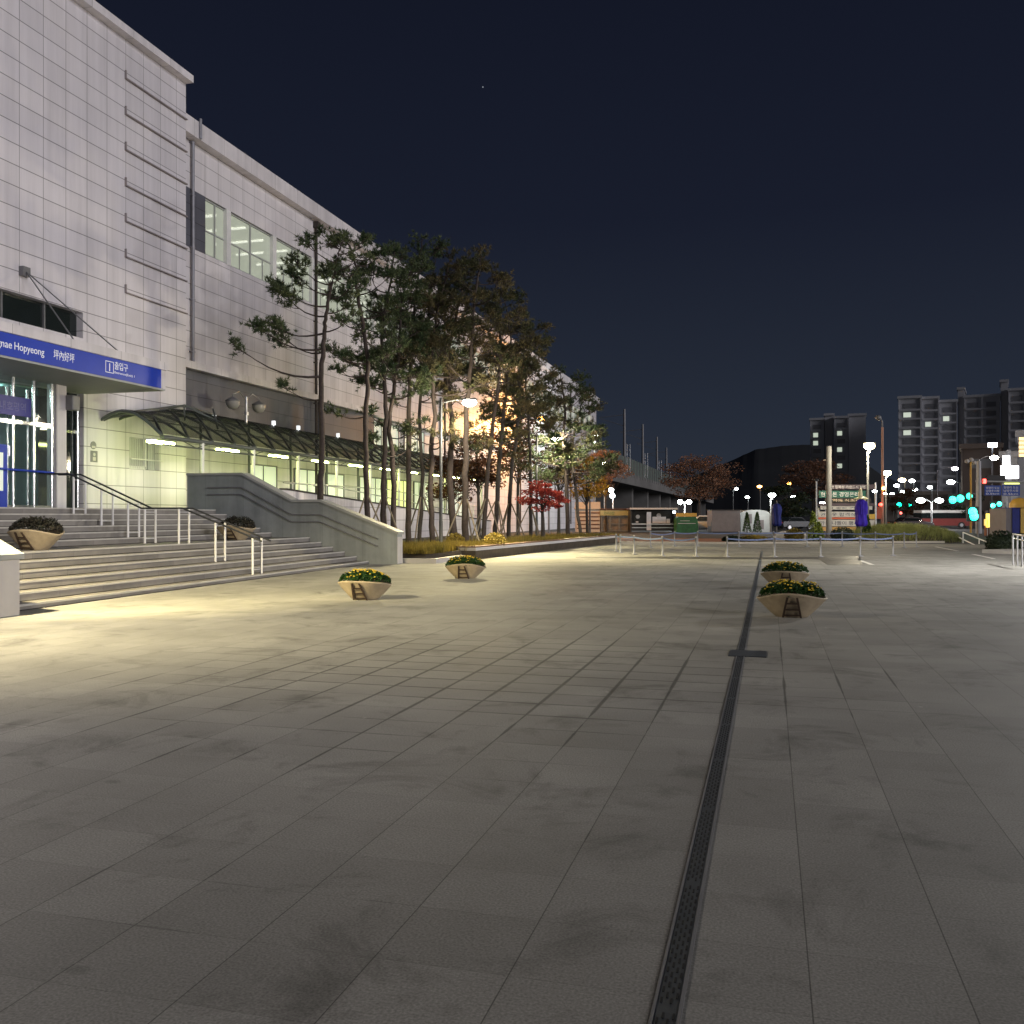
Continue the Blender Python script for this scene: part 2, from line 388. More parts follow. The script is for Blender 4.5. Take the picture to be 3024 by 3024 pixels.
# dark granite bands, red paving, kerb lines beyond the plaza
def strip(name,m,pts,z,h=.004):
    s=MB(); s.prism([Vector((p.x,p.y,z)) for p in pts],(0,0,-.003),(0,0,h)); o=s.build(name,m); fix_normals(o)
    return tag(o,None,None,kind='structure')
strip('paving_band',M['darkband'],[G(1700,1646),G(1960,1650),G(2420,1652),G(2445,1669),G(2545,1668),G(2540,1643),G(2300,1646),G(1990,1644)],.003)
strip('red_path',M['redpave'],[G(1815,1602),G(2140,1602),G(2150,1591),G(1815,1588)],.003)
for i,(a,b) in enumerate((((2543,1656),(2576,1668)),((2764,1615),(2828,1627)),((2874,1637),(2934,1650)))):
    p,q=G(*a),G(*b); d=(q-p).normalized(); n=Vector((-d.y,d.x,0))*.07
    strip('painted_line',M['paint'],[p-n,q-n,q+n,p+n],.003)
# kerb that edges the planted ground at the far side
k=MB(); a=G(1830,1604); b=G(2140,1606); c=G(2790,1603)
for p,q in ((a,b),(b,c)):
    d=(q-p); n=Vector((-d.y,d.x,0)).normalized()*.35
    k.prism([Vector((p.x,p.y,0)),Vector((q.x,q.y,0)),Vector((q.x,q.y,0))+n,Vector((p.x,p.y,0))+n],(0,0,-.1),(0,0,.10))
tag(fix_normals(k.build('kerb',M['kerb'])),None,None,kind='structure')

# drain channel
t=thing('drain_channel','long dark slotted drain grating running across the paving','drain',(-.32,8,0))
d=MB(); y0,y1=.9,44.0
d.box(-.366,-.357,y0,y1,-.06,.006); d.box(-.283,-.270,y0,y1,-.06,.006)
d.build('frame_edge',M['midmetal'],t)
d=MB(); d.box(-.355,-.285,y0,y1,-.06,.003); d.cur=1
y=y0+.05; r=0
while y<16:
    for kx in range(4):
        xx=-.3475+kx*.0165; ya=y+(.036 if kx%2 else 0)
        d.box(xx,xx+.0068,ya,ya+.036,.0025,.0045)
    y+=.072; r+=1
    if r%14==0: y+=.06
d.build('grating',[M['iron'],M['slot']],t)
cp=G(2208,1931); pl=MB(); pl.box(cp.x-.21,cp.x+.21,cp.y-.24,cp.y+.24,-.05,.009)
pl.build('cover_plate',M['iron'],t)

# ---- station building ------------------------------------------------------------------
SB=thing('station_building','large pale panel clad station hall with long wing and blue entrance canopy','station',(-23,20,0))
XW=-23.0; YE=33.3; ZR=19.26
m=MB()
def wl(y0,y1,z0,z1,x0=-23.4,x1=XW): m.box(x0,x1,y0,y1,z0,z1)
wl(2,YE,8.66,ZR); wl(27.36,YE,5.85,8.66); wl(2,27.36,5.85,7.76)
# around barred window
wa=onX(382,1290,XW); wb=onX(470,1390,XW); wz0,wz1=wb.z,wa.z; wy0,wy1=wa.y,wb.y
wl(27.40,wy0,1.7,5.85); wl(wy1,YE,1.7,5.85); wl(wy0,wy1,1.7,wz0); wl(wy0,wy1,wz1,5.85)
m.box(-40,-23.41,YE-.3,YE,0,ZR)
m.box(-40,-23.4,2,YE,ZR-.3,ZR-.002)
m.build('hall_wall',M['wall'],SB)
c=MB(); c.box(-23.6,-22.65,1.5,YE+.02,ZR,ZR+.29); c.build('cornice',M['cap'],SB)
for i in range(7):
    z=17.76-1.32*i; y0,y1=29.53,YE-.01
    f=MB(); f.box(XW-.02,XW+.11,y0,y1,z,z+.032); f.box(XW-.02,XW+.08,y0,y0+.035,z+.032,z+.32); f.build('cladding_fin',M['fin'],SB)
# strip window above the canopy
sw=MB(); sw.box(-23.32,-23.27,2,27.36,7.76,8.66); swo=sw.build('strip_window',M['dkglass'],SB)
for y in (14,16.5,19,21.5,24.0,25.8): sw=MB(); sw.box(-23.27,-23.2,y-.03,y+.03,7.762,8.658); sw.build('mullion',M['midmetal'],swo)
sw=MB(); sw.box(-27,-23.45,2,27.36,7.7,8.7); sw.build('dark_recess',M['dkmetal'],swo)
# wing
YF=130.0; XG=-23.5
wz=(12.9,15.36)
m=MB()
m.box(-23.8,XG,YE,YF,wz[1],17.95); m.box(-23.8,XG,YE,YF,7.75,wz[0]); 
m.box(-23.8,XG,YE,35.4,wz[0],wz[1]); m.box(-23.8,XG,YF-2,YF,wz[0],wz[1])
m.box(-40,-23.8,YF-.4,YF,0,17.9); m.box(-40,-23.8,YE,YF-.4,17.6,17.9)
m.build('wing_wall',M['wing'],SB)
m=MB(); m.box(-24.3,-23.95,YE,YF,0,7.75); m.build('lower_wall',M['wing'],SB)
m=MB(); m.box(-23.9,-23.06,YE,YF+.35,17.40,18.12); m.build('parapet',M['cap'],SB)
m=MB(); m.box(-23.95,-23.2,YE,53.6,7.75,8.05); m.build('band_ledge',M['cap'],SB)
m=MB(); m.box(-23.95,-23.62,YE,53.6,5.95,7.75); m.build('grey_band',M['greypanel'],SB)
m=MB(); m.box(XG,XG+.03,YE+.005,35.38,wz[0],wz[1]); m.build('grey_panel',M['greypanel'],SB)
m=MB(); m.box(-23.62,-23.50,46.0,46.35,5.96,7.74); m.build('band_pilaster',M['greypanel'],SB)
# windows of the wing, room behind them
edges=[35.4,37.2]; 
while edges[-1]<124: edges.append(edges[-1]+4.05)
rm=MB(); rm.box(-28,-27.8,35.4,128,12.5,15.8); rm.box(-27.8,-23.85,35.4,128,15.55,15.7); rm.box(-27.8,-23.85,35.4,128,12.5,12.8)
rm.build('interior_room',M['room'],SB)
proto=None
for i in range(len(edges)-1):
    y0,y1=edges[i],edges[i+1]
    f=MB(); X0,X1=-23.72,-23.58
    f.box(X0,X1,y0,y1,wz[0],wz[0]+.07); f.box(X0,X1,y0,y1,wz[1]-.07,wz[1]); f.box(X0,X1,y0,y0+.06,wz[0]+.07,wz[1]-.07)
    mid=wz[0]+1.05
    f.box(X0+.02,X1-.02,y0+.06,y1,mid,mid+.06)
    yc=(y0+y1)/2; f.box(X0+.01,X1-.01,yc-.035,yc+.035,wz[0]+.07,wz[1]-.07)
    if y1-y0>3:
        for q in (.28,.78): f.box(X0+.03,X1-.03,y0+(y1-y0)*q-.025,y0+(y1-y0)*q+.025,wz[0]+.07,mid)
    wo=f.build('window',M['soffit'],SB)
    pn=MB(); pn.box(-23.66,-23.645,y0+.05,y1,wz[0]+.05,wz[1]-.05); pn.build('pane',M['litpane'],wo)
    if i>0 or True:
        q=MB(); q.box(-24.0,-23.47,y1-.17,y1+.17,wz[0]-.02,wz[1]+.001); q.build('window_column',M['white'],SB)
    for yy in ((y0+.9,y0+2.9) if y1-y0>3 else (y0+.9,)):
        s=MB(); s.box(-27.4,-24.4,yy-.06,yy+.06,15.47,15.53); s.build('ceiling_light',M['roomlight'],SB)
# downpipes
for (y,z0,z1,nm) in ((34.35,8.1,17.35,0),(45.45,.6,17.3,0),(66.0,.6,17.3,0),(88.0,.6,17.3,0),(112.0,.6,17.3,0)):
    q=MB(); q.tube([(XG+.12,y,z0),(XG+.12,y,z1)],.075,10)
    z=z0+.4
    while z<z1: q.cbox((XG+.08,y,z),(.16,.22,.06)); z+=2.2
    if y>40: q.cbox((XG+.14,y,z1-.15),(.3,.3,.32))
    q.build('downpipe',M['pipe'] if y<40 else M['bark2'],SB)
q=MB(); q.tube([(-23.02,34.35,17.42),(-23.02,34.35,18.25)],.07,10); q.build('roof_downpipe',M['pipe'],SB)
# lit lower windows under / beyond the covered walk
def litwindow(y0,y1,z0,z1,m,x=-23.95,mull=2):
    f=MB(); f.box(x,x+.09,y0,y1,z0,z0+.07); f.box(x,x+.09,y0,y1,z1-.07,z1); f.box(x,x+.09,y0,y0+.07,z0+.07,z1-.07); f.box(x,x+.09,y1-.07,y1,z0+.07,z1-.07)
    for i in range(1,mull): 
        yy=y0+(y1-y0)*i/mull; f.box(x+.01,x+.08,yy-.03,yy+.03,z0+.07,z1-.07)
    o=f.build('window',M['midmetal'],SB)
    pn=MB(); pn.box(x+.01,x+.04,y0+.06,y1-.06,z0+.06,z1-.06); pn.build('pane',m,o)
litwindow(39.6,42.2,2.1,4.1,M['litwin'],mull=2); litwindow(44.0,46.8,1.9,4.1,M['litwin'],mull=2)
litwindow(47.6,49.9,1.7,4.0,M['litwin'],mull=1); litwindow(53.9,58.2,5.0,7.6,M['litwin'],mull=3)
litwindow(52.0,55.6,1.6,4.0,M['litwin'],mull=3); litwindow(56.2,60.0,1.5,4.0,M['litwin2'],mull=4)
litwindow(61.0,64.0,1.5,4.0,M['litwin'],mull=3); litwindow(59.2,63.0,5.0,7.6,M['litwin'],mull=3); litwindow(66.5,72.0,1.4,3.8,M['litwin'],mull=4)
# barred window
bw=MB(); bw.box(-23.25,-23.2,wy0,wy1,wz0,wz1); bwo=bw.build('barred_window',M['soffit'],SB)
b=MB(); n=17
for i in range(n+1):
    y=wy0+(wy1-wy0)*i/n; b.tube([(-22.96,y,wz0+.02),(-22.96,y,wz1-.02)],.012,6)
b.build('security_bars',M['steel'],bwo)
b=MB(); zz=wz0+(wz1-wz0)*.31; b.tube([(-22.9,wy0-.03,zz),(-22.9,wy1+.12,zz)],.025,8)
b.box(-23.19,-23.1,wy0,wy0+1.05,wz0+.0,wz0+.12); b.box(-23.19,-23.1,wy0+1.02,wy0+1.1,wz0+.12,wz1)
b.build('cross_bar',M['white'],bwo)
# small pictogram plates on the yellow lit wall
for (u,v,rr,rnd_) in ((275,1315,.14,1),(277,1348,.2,0)):
    p=onX(u,v,XW)
    s=MB()
    if rnd_: s.tube([(XW+.002,p.y,p.z),(XW+.02,p.y,p.z)],rr,20)
    else: s.box(XW+.002,XW+.02,p.y-.17,p.y+.17,p.z-.2,p.z+.2)
    o=s.build('sign_plate',M['midmetal'],SB)
    s=MB()
    if rnd_: s.box(XW+.021,XW+.026,p.y-.09,p.y+.09,p.z-.1,p.z-.02)
    else: 
        s.tube([(XW+.021,p.y,p.z+.07),(XW+.026,p.y,p.z+.07)],.06,14); s.box(XW+.021,XW+.026,p.y-.07,p.y+.07,p.z-.15,p.z-.02)
    s.build('pictogram',M['pale'],o)
# entrance canopy with blue fascia
XC=-19.8; YC=27.5
CAN=MB(); CAN.box(XC+.0,XW,8,YC,5.84,5.90); CAN.box(XC-.35,XW,8,YC-.02,6.5,6.78)
CAN.box(XW,XW+.001,8,8.01,5.9,5.91)
ca=CAN.build('entrance_canopy',M['soffit'],SB)
q=MB(); q.box(XC-.02,XC+.05,8,YC+.05,6.535,6.80); q.box(XC-.04,XC-.021,8,YC,5.91,6.535); q.box(XC-3.15,XC-.02,YC+.001,YC+.05,5.86,6.80)
q.build('white_trim',M['cap'],ca)
q=MB(); q.box(XC-.02,XC+.03,8,YC-.25,5.90,6.52); fas=q.build('blue_fascia',M['blue'],ca)
FONT=None
def text(body,size,loc,m,name,parent,axis='X',ext=.004,align='LEFT',width=None,bold=0.0):
    """lettering as mesh; axis 'X': faces +X and reads along +Y; axis '-Y': faces -Y and reads along +X"""
    cu=bpy.data.curves.new(name,'FONT'); cu.body=body; cu.size=size; cu.extrude=ext; cu.align_x=align; cu.offset=bold
    o=bpy.data.objects.new('t',cu); COL.objects.link(o)
    dg=bpy.context.evaluated_depsgraph_get(); dg.update()
    me=bpy.data.meshes.new_from_object(o.evaluated_get(dg)); bpy.data.objects.remove(o)
    if width and len(me.vertices):
        x0=min(v.co.x for v in me.vertices); x1=max(v.co.x for v in me.vertices)
        for v in me.vertices: v.co.x=(v.co.x-x0)*width/(x1-x0)
    if axis=='X': Mx=Matrix(((0,0,1,0),(1,0,0,0),(0,1,0,0),(0,0,0,1)))
    elif axis=='-Y': Mx=Matrix(((1,0,0,0),(0,0,-1,0),(0,1,0,0),(0,0,0,1)))
    else: Mx=axis
    me.transform(Matrix.Translation(loc)@Mx)
    me.materials.clear(); me.materials.append(m)
    n=bpy.data.objects.new(name,me); COL.objects.link(n); n.parent=parent
    n.location=-wloc(parent)
    return n
XT=XC+.036
def fy(u,v): return onX(u,v,XC+.03)
y=fy(130,1046).y
text('Hopyeong',.29,(XT,y-1.08,6.12),M['letter'],'lettering',ca,width=1.08); text('Pyeongnae',.29,(XT,y-2.35,6.12),M['letter'],'lettering',ca,width=1.18)
a=fy(158,1064); b2=fy(219,1076)
text('坪內好坪',.3,(XT,a.y,6.12),M['letter'],'lettering',ca,width=b2.y-a.y)
a=fy(311,1088); b2=fy(334,1100)
s=MB(); yy0,yy1=a.y,b2.y+.02; z0,z1=6.04,6.40
for bx in ((yy0,yy1,z0,z0+.02),(yy0,yy1,z1-.02,z1),(yy0,yy0+.02,z0+.02,z1-.02),(yy1-.02,yy1,z0+.02,z1-.02)): s.box(XT-.004,XT+.004,*bx)
s.build('number_box',M['letter'],ca)
text('1',.36,(XT,(yy0+yy1)/2,6.09),M['letter'],'lettering',ca,align='CENTER')
a=fy(338,1085); b2=fy(377,1095)
text('출입구',.27,(XT,a.y,6.21),M['letter'],'lettering',ca,width=b2.y-a.y)
b2=fy(397,1115)
text('Entrance(Exit) 1',.1,(XT,a.y,6.06),M['letter'],'lettering',ca,width=b2.y-a.y)
# stay rods
br=onX(66,803,XW)
q=MB(); q.cbox((XW+.08,br.y,br.z),(.2,.3,.3)); 
q.tube([(XW+.15,br.y,br.z),(XC-.15,25.4,6.79)],.022,6); q.tube([(XW+.15,br.y,br.z),(XC-.15,23.4,6.79)],.022,6)
q.build('stay_rod',M['midmetal'],ca)
# glazed entrance
XD=-22.3; FL=1.805
colm=MB(); colm.box(XD-.25,XD+.12,25.18,25.62,FL,5.84); colm.build('entrance_column',M['cap'],SB)
ent=MB()
for y in (23.5,24.34,25.10): ent.tube([(XD,y,FL),(XD,y,5.84)],.055,12)
for y in (23.8,24.62): ent.tube([(XD-.5,y,FL),(XD-.5,y,5.6)],.045,10)
ent.box(XD-.03,XD+.03,16,25.18,4.42,4.54); ent.box(XD-.04,XD+.04,16,25.18,FL,FL+.12)
for y in (18,19.5,21,22.3): ent.tube([(XD,y,FL),(XD,y,5.84)],.055,12)
eo=ent.build('entrance_glazing',M['chrome'],SB)
p=MB(); p.box(XD-.012,XD+.012,16,25.17,FL+.12,4.42); p.box(XD-.012,XD+.012,16,25.17,4.54,5.84); p.build('pane',M['clear'],eo)
p=MB(); p.box(XD+.04,XD+.10,16,24.12,4.66,5.24); sg=p.build('sign_board',M['violet'],SB)
text('평내호평역',.3,(XD+.104,22.6,4.82),M['faintletter'],'lettering',sg,width=1.3)
p=MB(); p.box(XD-.02,XD+.06,22.5,23.22,FL,3.75); bd=p.build('blue_door',M['blue'],SB)
p=MB(); p.box(XD+.061,XD+.07,22.6,23.05,2.35,3.5); p.build('door_panel',M['litwin'],bd)
p=MB(); p.tube([(XD+.14,22.0,3.02),(XD+.16,25.0,2.98)],.035,8); p.build('door_push_rail',M['blue'],SB)
# interior of the entrance hall
p=MB(); p.box(-29.5,-29.3,12,33,FL,5.84); p.box(-29.3,-23.41,12,27,5.78,5.84); p.box(-29.3,-23.0,12,12.2,FL,5.8)
p.build('entrance_room',M['teal'],SB)
for (y,xx) in ((24.2,-23.9),(21.5,-24.5),(23.0,-26.5),(25.5,-26.5)):
    p=MB(); p.tube([(xx,y,5.74),(xx,y,5.69)],.28,16); p.build('ceiling_light',M['halllight'],SB)
p=MB(); p.box(-28.9,-28.8,27.0,30.2,3.95,4.35); p.build('shop_sign',emit('pink_neon',(1,.8,.95),2.2),SB)
p=MB(); p.box(-28.9,-28.85,25.9,26.2,2.2,2.9); p.build('vending_panel',emit('cyan_panel',(.5,.85,1),1.6),SB)
p=MB(); p.box(XW-.3,XW-.28,25.62,27.36,FL,5.83); gp_=p.build('side_glazing',M['dkglass'],SB)
p=MB()
for y in (26.3,27.33): p.tube([(XW-.2,y,FL),(XW-.2,y,5.83)],.05,10)
p.box(XW-.27,XW-.2,25.62,27.36,4.45,4.55)
p.build('steel_post',M['chrome'],gp_)
p=MB(); p.rbox((XD+.25,25.75,5.3),(.3,.35,.5),.04); p.build('speaker_box',M['midmetal'],SB)

# ---- stairs --------------------------------------------------------------------------------
eV=Vector((-.042,.9991,0)); nV=Vector((-.9991,-.042,0)); O=Vector((-12.15,13.07,0))
def S(t,wd,z): return O+nV*t+eV*wd+Vector((0,0,z))
tk=[.42*i for i in range(6)]+[3.5+.42*i for i in range(6)]
zk=[.1+.155*i for i in range(12)]
W0,W1=-.9,15.52
prof=[S(0,0,-.2)]
for i in range(12):
    prof.append(S(tk[i],0,0 if i==0 else zk[i-1])); prof.append(S(tk[i],0,zk[i]))
prof+= [S(11.6,0,zk[-1]),S(11.6,0,-.2)]
ST_=thing('entrance_stairs','broad grey granite stairs climbing in two flights to the station entrance','stairs',tuple(O))
s=MB(); s.prism(prof,eV*W0,eV*W1); fix_normals(s.build('flight',M['stone'],ST_))
for i in range(12):
    s=MB(); a=S(tk[i]-.012,0,zk[i]-.035); 
    pr=[S(tk[i]-.012,0,zk[i]-.03),S(tk[i]-.012,0,zk[i]+.006),S(tk[i]+.04,0,zk[i]+.006),S(tk[i]+.04,0,zk[i]-.03)]
    s.prism(pr,eV*(W0+.01),eV*(W1-.01)); fix_normals(s.build('nosing',M['nosing_lit'],ST_))
    zb=0 if i==0 else zk[i-1]
    s=MB(); s.prism([S(tk[i]-.02,0,zb-.01),S(tk[i]-.02,0,zb+.013),S(tk[i]+.004,0,zb+.013),S(tk[i]+.004,0,zb-.01)],eV*(W0+.02),eV*(W1-.02)); fix_normals(s.build('riser_dirt_shade',M['riser_dark'],ST_))  # thin dark strip standing in for dirt and shadow along the riser base
s=MB(); s.box(-24.2,-18.9,29.2,35.7,-.1,1.797); tag(s.build('terrace',M['stone']),None,None,kind='structure')
s=MB(); s.prism([Vector((-24.0,35.7,-.1)),Vector((-24.0,35.7,1.797)),Vector((-24.0,66,.28)),Vector((-24.0,66,-.1))],(0,0,0),(4.0,0,0)); tag(fix_normals(s.build('ramp',M['stone'])),None,None,kind='structure')
# balustrade walls
def balustrade(w0,w1,label,face,te=-1.0):
    t=thing('stair_wall',label,'wall',tuple(S(0,w0,0)),group='stone walls that flank the stairs')
    prf=[(te,0),(te,.93 if te>-.9 else 1.0),(1.72,2.06),(2.75,2.06),(4.6,2.99),(6.7,2.99),(6.7,0)]
    s=MB(); s.prism([S(a,0,z) for a,z in prf],eV*w0,eV*w1); fix_normals(s.build('wall_body',M['balu'],t))
    c=MB()
    top=prf[1:6]
    for (a,z),(b,y) in zip(top[:-1],top[1:]):
        a2=a-.06 if a==te else a
        za=z-(.023 if a==te else 0)
        c.prism([S(a2,0,za+.002),S(a2,0,za+.085),S(b,0,y+.085),S(b,0,y+.002)],eV*(w0-.05),eV*(w1+.05))
    fix_normals(c.build('coping',M['balucap'],t))
    e=MB(); e.prism([S(te-.02,0,.02),S(te-.02,0,.90),S(te-.001,0,.90),S(te-.001,0,.02)],eV*(w0+.01),eV*(w1-.01)); fix_normals(e.build('end_slab',M['pale'],t))
    # two hand rails along the inner face
    for dz in (.42,.66):
        pts=[S(-.35,face,1.0+.25-dz),S(-.2,face,1.0+.31-dz),S(1.72,face,2.06-dz),S(2.75,face,2.06-dz),S(4.6,face,2.99-dz),S(5.9,face,2.99-dz)]
        h=MB(); h.tube(pts,.022,8); h.build('wall_rail',M['steel'] if face<W0 else M['midmetal'],t)
    return t
balustrade(15.53,16.02,'grey granite stair wall stepping down beside the planting bed','') if False else None
balustrade(15.53,16.02,'grey granite stair wall descending in front of the pine trees',15.495)
balustrade(-1.27,-.78,'pale stone end of a stair wall at the left edge of the plaza',-.74,-.55)
# stair hand rail with paired posts
HR=thing('stair_handrail','double steel handrail on paired posts down the middle of the stairs','handrail',tuple(S(0,8.3,0)))
wa_,wb_=8.15,8.62
tops=[]
posts=[(.25,.1),(2.35,.875),(3.25,.875),(3.75,1.03),(4.55,1.34),(5.4,1.65),(1.3,.565)]
posts=[(.2,.1),(1.25,.41),(2.3,.875),(3.3,.875),(3.8,1.03),(4.6,1.34),(5.45,1.65)]
for wd in (wa_,wb_):
    pts=[S(-.05,wd,.95),S(2.2,wd,.875+.92),S(3.4,wd,.875+.92),S(5.6,wd,1.805+.92),S(6.3,wd,1.805+.92)]
    h=MB(); h.tube(pts,.024,8); h.build('top_rail',M['dkmetal'],HR)
for (tt,z) in posts:
    h=MB()
    zt = .95+(tt+.05)*(.845/2.25) if tt<2.2 else (1.795 if tt<3.4 else 1.795+(tt-3.4)*(.93/2.2))
    for wd in (wa_,wb_): h.tube([S(tt,wd,z-.01),S(tt,wd,zt-.02)],.03,10)
    h.tube([S(tt,wa_,z+.12),S(tt,wb_,z+.12)],.012,6); h.tube([S(tt,wa_,zt-.1),S(tt,wb_,zt-.1)],.012,6)
    h.build('post_pair',M['white'],HR)

# ---- covered walk -----------------------------------------------------------------------------
CW=thing('walkway_canopy','long vaulted steel and plastic canopy over the ramp beside the station','canopy',(-20.5,28.3,1.8))
XF=-20.5
def vz(s,y):
    k=min(1,max(0,(y-28)/5.0)); k=k*k*(3-2*k)
    far=1.45*math.sin(min(1,s*1.02)*math.pi/2)
    near=.72*math.sin(s*math.pi*.93)+.30*s
    return 4.42+far*k+near*(1-k)
def vp(s,y): return Vector((XF-2.75*s,y,vz(s,y)))
Y0,Y1=28.3,70.0
r=MB(); ns=10; ny=60
vs=[vp(i/ns,Y0+(Y1-Y0)*j/ny)+Vector((0,0,.05)) for j in range(ny+1) for i in range(ns+1)]
r.smooth=True
r.add(vs,[(j*(ns+1)+i,j*(ns+1)+i+1,(j+1)*(ns+1)+i+1,(j+1)*(ns+1)+i) for j in range(ny) for i in range(ns)])
ro=r.build('roof_sheet',M['poly'],CW); sm=ro.modifiers.new('thick','SOLIDIFY'); sm.thickness=.02
h=MB(); h.tube([(XF,Y0,4.36),(XF,Y1,4.36)],.075,8); h.tube([(XF+.02,Y0,4.1),(XF+.02,Y1,4.1)],.035,6)
y=Y0+1
while y<Y1: h.tube([(XF,y,4.36),(XF+.02,y+1,4.1)],.02,5); h.tube([(XF+.02,y+1,4.1),(XF,y+2,4.36)],.02,5); y+=2
h.build('front_beam',M['canopysteel'],CW)
h=MB(); h.tube([vp(1,Y0+(Y1-Y0)*j/40) for j in range(41)],.08,8); h.build('back_beam',M['canopysteel'],CW)
for s_ in (.25,.5,.75):
    h=MB(); h.tube([vp(s_,Y0+(Y1-Y0)*j/40) for j in range(41)],.03,6); h.build('purlin',M['canopysteel'],CW)
nb=27
for j in range(nb):
    ya=Y0+(Y1-Y0)*j/nb; dy=(Y1-Y0)/nb
    for sg_ in (1,-1):
        h=MB(); yb=ya+dy*1.5*sg_+(0 if sg_>0 else dy)
        pa=ya if sg_>0 else ya+dy
        if not(Y0-.1<=yb<=Y1+.1): yb=min(max(yb,Y0),Y1)
        h.tube([vp(q/8,pa+(yb-pa)*q/8) for q in range(9)],.055,6); h.build('rib',M['canopysteel'],CW)
for yy in (Y0,Y1):
    h=MB(); h.tube([vp(q/8,yy) for q in range(9)],.055,6); h.build('end_rib',M['canopysteel'],CW)
# raised front truss at the entrance end
h=MB(); a=Vector((-22.0,28.6,5.12)); b=Vector((-22.6,32.6,6.02)); c2=vp(.95,36)
h.tube([vp(.5,28.4),b],.04,6); h.tube([b,c2+Vector((0,0,.05))],.05,6); h.tube([vp(.75,30.6),b],.03,6); h.tube([vp(.4,31.2),b],.03,6); h.tube([b,vp(.35,34.5)],.045,6); h.tube([vp(.3,33),vp(.8,34.8)+Vector((0,0,.3))],.04,6)
h.build('end_truss',M['canopysteel'],CW)
def rampz(y): return 1.797 if y<35.7 else max(.1,1.797-.05*(y-35.7))
for y in (30.7,34.3,38.1,42,46,50,54,58,62,66,69.8):
    h=MB(); h.tube([(XF,y,rampz(y)-.01 if y<36 else rampz(y)-.02),(XF,y,4.32)],.075,12); h.build('column',M['white'],CW)
    h=MB(); h.tube([(-23.2,y+.4,rampz(y)-.02),vp(1,y+.4)],.06,10); h.build('column',M['canopysteel'],CW)
tl=[28.75,33,37,41,45,49,53,57,61,65]
for y in tl:
    h=MB(); h.rbox((XF-.38,y,4.2),(.22,1.35,.09),.03); o=h.build('tube_light',M['tube'],CW)
    h=MB(); h.box(XF-.5,XF-.26,y-.72,y+.72,4.252,4.31); h.build('lamp_housing',M['white'],o)
for (u,v) in ((632,1233),(808,1249),(881,1263),(998,1285)):
    p=onX(u,v,-22.6); h=MB(); h.cbox(p,(.14,.14,.2)); h.tube([p,(p.x,p.y,vz(.76,p.y))],.02,6)
    h.build('roof_spotlight',emit('spot_glow',(.9,.95,1),1.0),CW)

# wall and rails beside the ramp
RW=thing('ramp_wall','pale panelled wall with steel rails edging the covered ramp','wall',(-19.9,36,0))
def rwz(y): return 2.70 if y<35.7 else 2.72-.0507*(y-35.7)
s=MB(); s.prism([Vector((-20.05,29.3,0)),Vector((-20.05,29.3,2.70)),Vector((-20.05,35.7,2.70)),Vector((-20.05,66,rwz(66))),Vector((-20.05,66,0))],(0,0,0),(.25,0,0))
fix_normals(s.build('wall_body',M['wing'],RW))
s=MB(); s.prism([Vector((-20.1,35.7,2.703)),Vector((-20.1,35.7,2.77)),Vector((-20.1,66,rwz(66)+.067)),Vector((-20.1,66,rwz(66)+.003))],(0,0,0),(.35,0,0)); fix_normals(s.build('coping',M['bark2'],RW))
for zz in (lambda y:3.02 if y<47 else 3.02-.05*(y-47), lambda y:3.0-.06*(max(0,y-40))):
    h=MB(); h.tube([(-19.9,y,zz(y)) for y in (35.7,40,44,47,52,58,65)],.03,8); h.build('top_rail',M['steel'],RW)
y=36.5
while y<65:
    h=MB(); h.tube([(-19.9,y,rwz(y)+.03),(-19.9,y,3.02 if y<47 else 3.02-.05*(y-47))],.028,8); h.build('rail_post',M['white'],RW); y+=3.2
